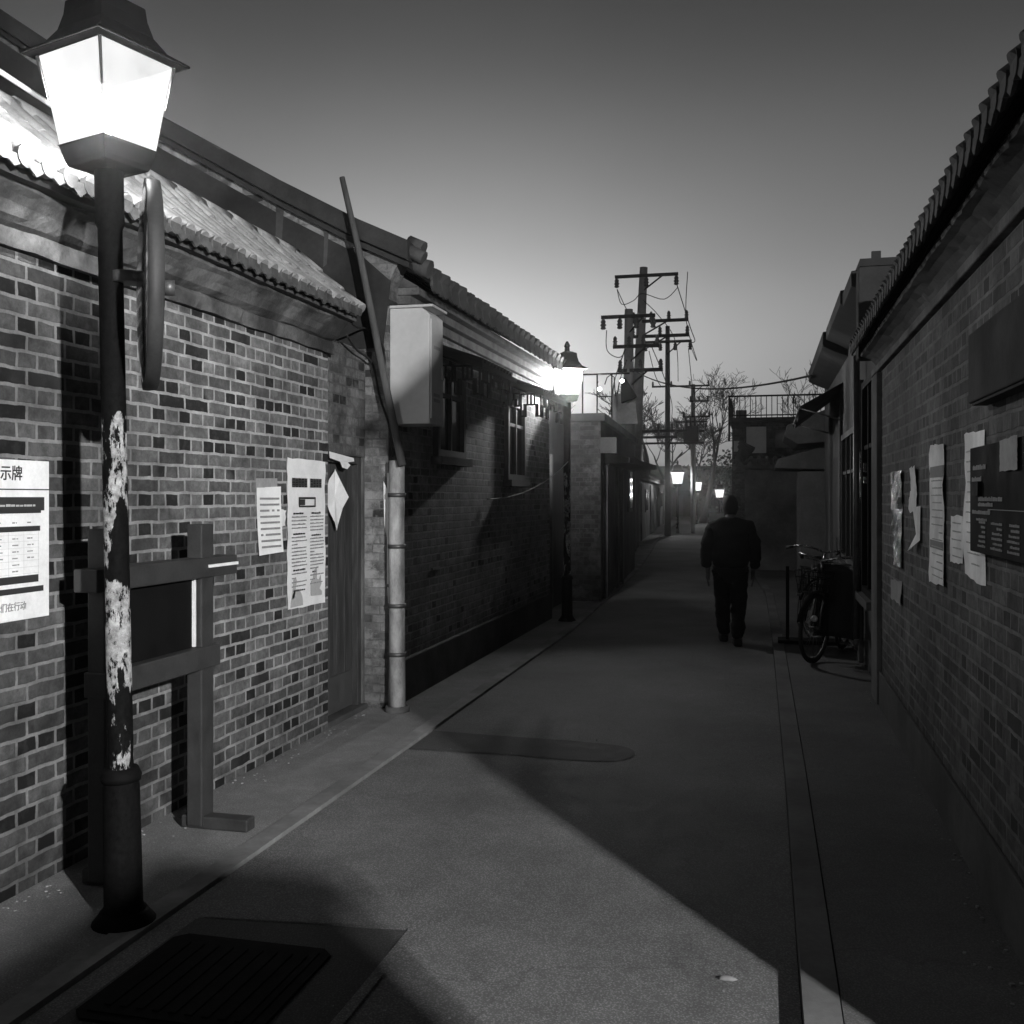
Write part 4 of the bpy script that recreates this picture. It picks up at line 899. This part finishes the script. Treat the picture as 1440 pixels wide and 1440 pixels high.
loop([(-4.6, 42.2, 7.6), (-4.35, 42.2, 6.6), (-4.1, 42.2, 6.1)], .016, 'short wire loop beneath the crossarm of the slim dark pole')
loop([(-3.15, 60.7, 8.0), (-3.05, 60.6, 6.0), (-2.7, 60.6, 4.3)], .016, 'fine wire dropping from the right end of the distant pole crossarm')
wire((-3.78, 30.1, 5.35), (.62, 14.5, 3.25), .35, .016, 'overhead_cable', 'long black overhead cable crossing the sky to the stepped eaves', 'cable')
wire((-3.9, -2, 4.4), (-3.3, 4.9, 3.42), .03, .014, 'overhead_cable', 'pale cable lit by the near lamp, running above the coping tiles', 'cable', mat='paper_old')
TR = thing('transformer', 'dark transformer cluster hanging on a platform beside the slim dark pole', 'transformer', (-3.0, 46, 4.0))
mb = MB(); mb.box(-3.5, -2.85, 46, 46.5, 4.05, 4.75); mb.build('tank', 'blackmetal', TR, bevel=.05)
mb = MB(); 
for x_ in (-3.4, -3.2, -3.0): mb.tube([(x_, 46.2, 4.75), (x_, 46.2, 5.2)], .05, 6)
mb.each('bushing', 'insul', TR)
mb = MB(); mb.box(-5.6, -2.6, 45.9, 46.0, 3.95, 4.04); mb.box(-5.6, -2.6, 46.4, 46.5, 4.5, 4.6); mb.each('platform_beam', 'blackmetal', TR)
mb = MB(); mb.tube([(-5.4, 46.2, 0), (-5.4, 46.2, 5)], .1, 8); mb.tube([(-3.1, 46.2, 0), (-3.1, 46.2, 4)], .09, 8); mb.each('leg', 'conc_pole', TR)

# ------------------------------------------------------------------ bare trees
def tree(x, y, h, seed, spread, label, trunk_r=.2, levels=5, twig=.012, lean=(0, 0), kind=0):
    r = random.Random(seed); T = thing('bare_tree', label, 'tree', (x, y, 0), 'bare winter trees beyond the alley')
    tk = MB(); cr = MB()
    def grow(p, d, L, rad, lev):
        n = 4; pts = [p]; rs = [rad]; q = p; dd = d
        for i in range(n):
            dd = (dd + Vector((r.uniform(-.16, .16), r.uniform(-.16, .16), r.uniform(-.05, .12)))).normalized(); q = q + dd * L / n; pts.append(q); rs.append(max(twig, rad * (1 - .45 * (i + 1) / n)))
        (tk if lev < 2 else cr).tube(pts, rs, 7 if lev < 2 else 4, caps=False)
        if lev >= levels: return
        k = 2 if lev == 0 else r.choice((2, 3, 3)) if lev < levels - 1 else 3
        for i in range(k):
            ax = Vector((r.uniform(-1, 1), r.uniform(-1, 1), r.uniform(-.25, .5))).normalized()
            nd = (dd + ax * spread * r.uniform(.6, 1.2)).normalized(); j = r.randint(2, n) if lev else n
            grow(pts[j], nd, L * r.uniform(.6, .82), rs[j] * (.72 if i else .8), lev + 1)
    grow(Vector((x, y, 0)), Vector((lean[0], lean[1], 1)).normalized(), h * .32, trunk_r, 0)
    tk.build('trunk', 'bark', T); cr.build('crown', 'bark', T)
tree(-3.7, 64, 12.0, 5, 1.0, 'bare tree with feathery crown right of the distant utility pole', .22, 7, .011, (.16, 0))
tree(-5.6, 50, 9.5, 8, .8, 'large bare tree with dark forked boughs behind the utility poles', .26, 6, .014)
tree(-6.8, 38, 7.6, 12, .75, 'bare tree with thin branches beside the second street lamp', .15, 6, .008)
tree(2.2, 44, 8.0, 21, .8, 'bare bush-like tree rising behind the right house eave', .12, 6, .008)
tree(-4.6, 72, 8.0, 33, 1., 'low twiggy bare tree over the roofs at the end of the alley', .2, 7, .016)
tree(-6.8, 70, 9.0, 41, 1., 'broad bare tree standing left of the alley end behind all the poles', .22, 7, .016)
sh = thing('shrub', 'dark dense shrub beyond the far roofs left of the bend house', 'shrub', (-2, 76, 0))
mb = MB(); r_ = random.Random(4)
for i in range(1500):
    p = Vector((r_.gauss(-2.4, 1.6), 78 + r_.gauss(0, 1), abs(r_.gauss(2.8, 1.2)))); a_ = Vector((r_.uniform(-1, 1), r_.uniform(-1, 1), r_.uniform(-1, 1))).normalized() * .16; b_ = a_.cross(Vector((r_.uniform(-1, 1), r_.uniform(-1, 1), r_.uniform(-1, 1)))).normalized() * .1
    mb.add([p - a_, p + b_, p + a_, p - b_], [(0, 1, 2, 3)])
mb.build('foliage', 'foliage', sh)
mb = MB(); mb.tube([(-2.4, 78, 0), (-2.4, 78, 3)], .1, 6); mb.build('stem', 'bark', sh)

# ------------------------------------------------------------------ bicycles
def bicycle(label, loc, rz, steer, lean, cover=True):
    T = thing('bicycle', label, 'bicycle', (0, 0, 0), 'bicycles parked by the right wall')
    R_ = .33
    def wheel(y, nm, piv=None):
        rot = (Matrix.Translation((0, y, 0)) @ Matrix.Rotation(piv, 4, 'Z') @ Matrix.Translation((0, -y, 0))) if piv else None
        def b(mbb, n, m_, par):
            if rot: mbb.v = [rot @ v for v in mbb.v]
            return mbb.build(n, m_, par)
        w = b(MB().torus((0, y, R_), R_ - .018, .019, 'x', 36, 8), nm, 'rubber', T)
        b(MB().torus((0, y, R_), R_ - .04, .011, 'x', 36, 6), 'rim', 'metal', w)
        sp = MB()
        for i in range(20):
            q = 2 * PI * i / 20; sp.tube([(0.012 * (-1) ** i, y, R_), (0, y + (R_ - .045) * math.cos(q), R_ + (R_ - .045) * math.sin(q))], .0016, 4)
        sp.tube([(-.05, y, R_), (.05, y, R_)], .014, 8); b(sp, 'spokes', 'metal', w)
        fd = MB(); pts = [(0, y + (R_ + .025) * math.cos(q), R_ + (R_ + .025) * math.sin(q)) for q in [math.radians(a_) for a_ in range(10, 175, 12)]]
        for p, q in zip(pts, pts[1:]): fd.add([(-.026, p[1], p[2] - .01), (0, p[1], p[2]), (.026, p[1], p[2] - .01), (-.026, q[1], q[2] - .01), (0, q[1], q[2]), (.026, q[1], q[2] - .01)], [(0, 1, 4, 3), (1, 2, 5, 4)], True)
        b(fd, 'mudguard', 'blackmetal', T)
        return rot
    wheel(.52, 'wheel'); rt = wheel(-.55, 'wheel', steer)
    f = MB()
    head, bb, seat = Vector((0, -.40, .80)), Vector((0, .05, .28)), Vector((0, .22, .78)); hl = Vector((0, -.43, .66))
    for a_, b_, r_ in ((head, seat - Vector((0, .02, .06)), .014), (hl, bb, .017), (seat, bb, .015), (bb, Vector((0, .52, R_)), .011), (seat - Vector((0, 0, .08)), Vector((0, .52, R_)), .009), (head + Vector((0, .02, .05)), hl - Vector((0, .01, .04)), .02)): f.tube([a_, b_], r_, 8)
    f.build('frame', 'darkframe', T)
    fk = MB()
    for sx in (-.04, .04): fk.tube([hl + Vector((sx, -.01, -.05)), (sx, -.55, R_)], .011, 6)
    if rt: fk.v = [rt @ v if v.z < .5 else v for v in fk.v]
    fk.build('fork', 'darkframe', T)
    hbm = MB(); rs = Matrix.Translation(head) @ Matrix.Rotation(steer, 4, 'Z'); pts = [rs @ Vector(p) for p in ((-.29, .16, .17), (-.26, .06, .2), (-.15, -.02, .19), (0, -.03, .15), (.15, -.02, .19), (.26, .06, .2), (.29, .16, .17))]
    hbm.tube(pts, .012, 8); hbm.tube([head, pts[3]], .014, 8)
    hbo = hbm.build('handlebar', 'steel', T)
    for i in (0, 6): MB().tube([pts[i], pts[i] + (pts[i] - pts[1 if i == 0 else 5]) * .9], .017, 8).build('grip', 'rubber', hbo)
    sd = MB(); sd.prism([(-.03, -.14), (.03, -.14), (.05, 0), (.1, .08), (.09, .14), (-.09, .14), (-.1, .08), (-.05, 0)], .83, .885, 'z'); sd.v = [v + Vector((0, .22, 0)) for v in sd.v]; sd.build('saddle', 'rubber', T, bevel=.015)
    bk = MB(); c = rs @ Vector((0, -.17, -.02)); mt_ = Matrix.Translation(c) @ Matrix.Rotation(steer, 4, 'Z')
    for z_ in (0, .07, .14, .2):
        k_ = .11 + z_ * .2
        for (p, q) in (((-k_, -k_ * .7), (k_, -k_ * .7)), ((k_, -k_ * .7), (k_, k_ * .7)), ((k_, k_ * .7), (-k_, k_ * .7)), ((-k_, k_ * .7), (-k_, -k_ * .7))): bk.tube([mt_ @ Vector((p[0], p[1], z_ - .12)), mt_ @ Vector((q[0], q[1], z_ - .12))], .004, 4)
    for i in range(9):
        u = -1 + 2 * i / 8
        for sgn in (-1, 1): bk.tube([mt_ @ Vector((u * .11, sgn * .077, -.12)), mt_ @ Vector((u * .15, sgn * .105, .08))], .003, 4)
    bk.box(-.11, .11, -.077, .077, -.122, -.118, mt_)
    bk.build('basket', 'blackmetal', T)
    rk_ = MB(); rk_.box(-.06, .06, .35, .78, .70, .72); rk_.tube([(-.05, .7, .7), (-.05, .52, R_)], .007, 5); rk_.tube([(.05, .7, .7), (.05, .52, R_)], .007, 5); rk_.build('carrier', 'blackmetal', T)
    pd = MB(); pd.torus((.05, .05, .28), .085, .008, 'x', 20, 6); pd.tube([(.08, .05, .28), (.08, .1, .13)], .009, 6); pd.tube([(-.08, .05, .28), (-.08, 0, .43)], .009, 6); pd.box(.08, .17, .06, .14, .115, .135); pd.box(-.17, -.08, -.04, .04, .42, .44); pd.build('pedals', 'metal', T)
    if cover:
        ap = MB(); ap.grid(lambda u, v: ((-.04 + .36 * u) , -.40 + .1 * math.sin(u * 3) - .04 * v, .92 - .68 * v), 10, 10); ap.build('wind_apron', 'rubber', T, solid=.01)
        pn = MB()
        for y_ in (.28, .74): pn.box(.09, .3, y_ - .2, y_ + .2, .38, .72)
        pn.build('pannier_bag', 'rubber', T, bevel=.03)
    MB().lathe([(.004, 0), (.03, .004), (.032, .02), (.02, .035)], 10, Matrix.Translation((0, -.57, .42)) @ Matrix.Rotation(PI / 2, 4, 'X')).build('reflector', 'white', T)
    T.location = loc; T.rotation_euler = (0, lean, rz); return T
bicycle('dark bicycle with bright handlebar and hanging wind apron, nearest one parked', (.61, 10.49, .05), math.radians(-18), -.15, math.radians(3), True)
bicycle('second dark bicycle leaning just behind the one with the bright handlebar', (.46, 12.1, .05), .1, .4, math.radians(8), False)
PB = thing('barrier_post', 'thin dark metal post standing left of the parked bicycles', 'post', (.24, 11.35, .05))
MB().tube([(.24, 11.35, .05), (.24, 11.35, .86)], .018, 8).build('post', 'blackmetal', PB); B(.14, .8, 11.2, 11.5, .048, .085).build('base', 'blackmetal', PB, bevel=.005)

# ------------------------------------------------------------------ walking person seen from behind
def skin(name, V, Ed, Rd, mat, parent, root=0, sub=2):
    me = bpy.data.meshes.new(name); me.from_pydata(V, Ed, []); o = bpy.data.objects.new(name, me); COL.objects.link(o)
    md = o.modifiers.new('skin', 'SKIN'); md.use_smooth_shade = True
    for i, s in enumerate(me.skin_vertices[0].data): s.radius = Rd[i] if isinstance(Rd[i], tuple) else (Rd[i], Rd[i]); s.use_root = (i == root)
    sd = o.modifiers.new('sub', 'SUBSURF'); sd.levels = sd.render_levels = sub
    dg = bpy.context.evaluated_depsgraph_get(); m2 = bpy.data.meshes.new_from_object(o.evaluated_get(dg)); m2.name = name
    bpy.data.objects.remove(o); m2.materials.clear(); m2.materials.append(M[mat])
    o = bpy.data.objects.new(name, m2); COL.objects.link(o); adopt(o, parent); return o
def crease(o, amp, sd):
    for v in o.data.vertices:
        p = v.co; q = mnoise.noise(Vector((p.x * 7, p.y * 7, p.z * 13 + sd))) + .5 * mnoise.noise(Vector((p.x * 16, p.y * 16 + sd, p.z * 26)))
        v.co = p + v.normal * amp * q
PR = thing('person', 'person in bulky dark coat and dark trousers walking away down the alley', 'person', (0, 0, 0))
# joints, facing +y, feet at z 0; left leg forward
V = []; Ed = []; Rd = []
def j(p, r_, par=None):
    V.append(p); Rd.append(r_)
    if par is not None: Ed.append((par, len(V) - 1))
    return len(V) - 1
pel = j((0, 0, .86), (.135, .10)); wa = j((0, .0, 1.0), (.125, .095), pel); chs = j((0, .02, 1.18), (.15, .105), wa); nb = j((0, .045, 1.345), (.07, .06), chs); nk = j((0, .07, 1.42), .05, nb)
hd = j((0, .115, 1.475), (.075, .088), nk); ht_ = j((0, .12, 1.545), (.066, .08), hd)
for s, fy, ky in ((-1, .20, .14), (1, -.14, .0)):
    hp_ = j((s * .085, 0, .82), .085, pel); kn = j((s * .078, ky, .46), .058, hp_); an = j((s * .064, fy - .03, .10), .042, kn); to = j((s * .068, fy + .14, .035), (.04, .03), an)
    shd = j((s * .17, .02, 1.29), .058, chs); el = j((s * .235, -.03, 1.03), .045, shd); wr = j((s * .245, .05 + .04 * s, .80), .03, el)
    pm = j((s * .245, .065 + .04 * s, .735), (.036, .02), wr)
    for q, L_ in ((-.024, .07), (-.008, .08), (.008, .076), (.024, .06)):
        a_ = j((s * .247, .065 + q + .04 * s, .69), .0095, pm); c_ = j((s * .24, .07 + q + .04 * s, .69 - L_ * .5), .0085, a_); j((s * .23, .075 + q + .04 * s, .69 - L_ * .95), .0075, c_)
    th = j((s * .235, .105 + .04 * s, .725), .01, pm); j((s * .228, .115 + .04 * s, .685), .009, th)
skin('body', V, Ed, Rd, 'skin', PR, 0, 2)
# coat: torso and sleeves
V = []; Ed = []; Rd = []
c0 = j((0, .0, .785), (.235, .165)); c1 = j((0, 0, .98), (.22, .155), c0); c2 = j((0, .01, 1.15), (.225, .155), c1); c3 = j((0, .03, 1.29), (.17, .125), c2); c4 = j((0, .055, 1.37), (.085, .08), c3)
for s in (-1, 1):
    a_ = j((s * .19, .015, 1.27), .088, c3); b_ = j((s * .262, -.03, 1.04), .078, a_); j((s * .262, .04 + .04 * s, .81), .062, b_)
crease(skin('coat', V, Ed, Rd, 'cloth', PR, 0, 3), .018, 5)
V = []; Ed = []; Rd = []
p0 = j((0, 0, .84), (.165, .125))
for s, fy, ky in ((-1, .20, .14), (1, -.14, .0)):
    a_ = j((s * .09, 0, .76), .115, p0); b_ = j((s * .086, ky, .46), .095, a_); c_ = j((s * .07, fy - .035, .15), .078, b_); j((s * .068, fy - .03, .07), .07, c_)
crease(skin('trousers', V, Ed, Rd, 'cloth2', PR, 0, 3), .014, 9)
for s, fy in ((-1, .20), (1, -.14)):
    sm = MB(); sm.prism([(s * .07 - .045, fy - .11), (s * .07 + .045, fy - .11), (s * .07 + .055, fy + .08), (s * .07 + .03, fy + .17), (s * .07 - .03, fy + .17), (s * .07 - .055, fy + .08)], 0, .075, 'z'); sm.build('shoe', 'rubber', PR, bevel=.02)
hm = MB(); hm.lathe([(.01, .118), (.05, .108), (.08, .075), (.094, .03), (.092, -.03), (.078, -.075), (.062, -.11)], 20, Matrix.Translation((0, .095, 1.505)) @ Matrix.Rotation(-.18, 4, 'X') @ Matrix.Diagonal((.92, 1.05, 1, 1))); hm.build('hair', 'hair', PR)
for s in (-1, 1): MB().lathe([(.004, -.03), (.014, -.02), (.018, 0), (.014, .022), (.004, .03)], 8, Matrix.Translation((s * .086, .115, 1.475))).build('ear', 'skin', PR)
PR.location = (-.36, 11.45, .002); PR.rotation_euler = (0, 0, .06)

# parked scooter far down the alley with a pale cover
sc = thing('parked_scooter', 'distant parked scooter under a pale cover, seen past the person’s shoulder', 'scooter', (-1.5, 34, 0))
mb = MB(); mb.torus((-1.5, 33.5, .24), .2, .05, 'x', 20, 6); mb.torus((-1.5, 34.6, .24), .2, .05, 'x', 20, 6); mb.each('wheel', 'rubber', sc)
mb = MB(); mb.prism([(33.45, .45), (33.7, .32), (34.3, .32), (34.75, .45), (34.75, .78), (34.1, .74), (33.95, .4), (33.7, .4), (33.62, 1.0), (33.52, 1.0)], -1.62, -1.38, 'x'); mb.build('body', 'blackmetal', sc, bevel=.03)
mb = MB(); mb.grid(lambda u, v: (-1.72 + .46 * u, 33.42 - .05 * math.sin(u * PI), 1.08 - .35 * v), 6, 4); mb.build('cover', 'white', sc)

# ------------------------------------------------------------------ sky, sun, camera
SUN_EL, SUN_AZ = math.radians(1.0), math.radians(-19)      # last glow of the sun low over the end of the alley (+Y)
SKY = [(0., .19), (.06, .22), (.12, .275), (.17, .30), (.235, .255), (.33, .185), (.42, .112), (.6, .06), (1., .04)]
def sky_nodes(k, vec):
    sky = k.n('ShaderNodeTexSky', sky_type='NISHITA', sun_disc=False, sun_elevation=SUN_EL, sun_rotation=SUN_AZ, dust_density=3.); k.l(vec, sky.inputs[0])
    bw = k.n('ShaderNodeRGBToBW'); k.l(sky.outputs[0], bw.inputs[0]); sx = k.n('ShaderNodeSeparateXYZ'); k.l(vec, sx.inputs[0])
    cv = k.n('ShaderNodeFloatCurve'); cu = cv.mapping.curves[0]
    cu.points[0].location = SKY[0]; cu.points[1].location = SKY[-1]
    for p in SKY[1:-1]: cu.points.new(*p)
    cv.mapping.update(); k.l(k.math('MAXIMUM', sx.outputs[2], 0.), cv.inputs['Value'])
    soft = k.ramp(k.noise(vec, 2.2, 4, .55), .3, .7, .92, 1.08)      # faint unevenness of the dusk haze
    return k.math('MULTIPLY', k.math('MULTIPLY', bw.outputs[0], cv.outputs[0]), soft)
w = bpy.data.worlds.new('World'); scene.world = w; w.use_nodes = True; nt = w.node_tree; nt.nodes.clear(); k = NB(nt)
bg = k.n('ShaderNodeBackground'); bg.inputs['Strength'].default_value = .1
k.l(k.rgb(k.math('MULTIPLY', sky_nodes(k, k.n('ShaderNodeTexCoord').outputs['Generated']), 4.)), bg.inputs['Color'])
out = k.n('ShaderNodeOutputWorld'); k.l(bg.outputs[0], out.inputs[0])
HAZE = .0017
vs = k.n('ShaderNodeVolumeScatter'); vs.inputs['Density'].default_value = HAZE; vs.inputs['Anisotropy'].default_value = .94; k.l(vs.outputs[0], out.inputs['Volume'])
w.cycles.sampling_method = 'NONE'
# the sky is a dome beyond the haze, lit by the same dusk sky
dm = bpy.data.materials.new('dusk_sky'); dm.use_nodes = True; nt = dm.node_tree; nt.nodes.clear(); k = NB(nt)
nv = k.n('ShaderNodeVectorMath', operation='NORMALIZE'); k.l(k.n('ShaderNodeNewGeometry').outputs['Position'], nv.inputs[0])
em = k.n('ShaderNodeEmission'); em.inputs['Strength'].default_value = .1; k.l(k.rgb(k.math('MULTIPLY', sky_nodes(k, nv.outputs[0]), 4. * math.exp(HAZE * 240))), em.inputs['Color'])
out = k.n('ShaderNodeOutputMaterial'); k.l(em.outputs[0], out.inputs[0]); dm.cycles.emission_sampling = 'NONE'
db = MB(); db.lathe([(300 * math.cos(q), 300 * math.sin(q)) for q in [-.15 + i * (PI / 2 + .15) / 30 for i in range(31)]], 64)
so = db.build('sky', dm); tag(so, kind='structure'); so.visible_shadow = True
sl = bpy.data.lights.new('sun', 'SUN'); sl.energy = .02; sl.angle = math.radians(10); so = bpy.data.objects.new('sun', sl); COL.objects.link(so)
so.rotation_euler = Vector((-math.sin(SUN_AZ) * -1, math.cos(SUN_AZ), math.tan(math.radians(6)))).to_track_quat('Z', 'Y').to_euler()

cam = bpy.data.cameras.new('camera'); co = bpy.data.objects.new('camera', cam); COL.objects.link(co)
cam.sensor_width = 36; cam.lens = 36 * 1442 / 1440; cam.clip_end = 1000; cam.clip_start = .05
co.location = (0, 0, 1.6); co.rotation_euler = (PI / 2, 0, YAW); cam.shift_y = -(720 - 699) / 1440
scene.camera = co
scene.view_settings.view_transform = 'Standard'; scene.view_settings.look = 'None'; scene.view_settings.exposure = 0; scene.view_settings.gamma = 1
scene.cycles.use_denoising = True; scene.cycles.max_bounces = 6; scene.cycles.sample_clamp_indirect = 4
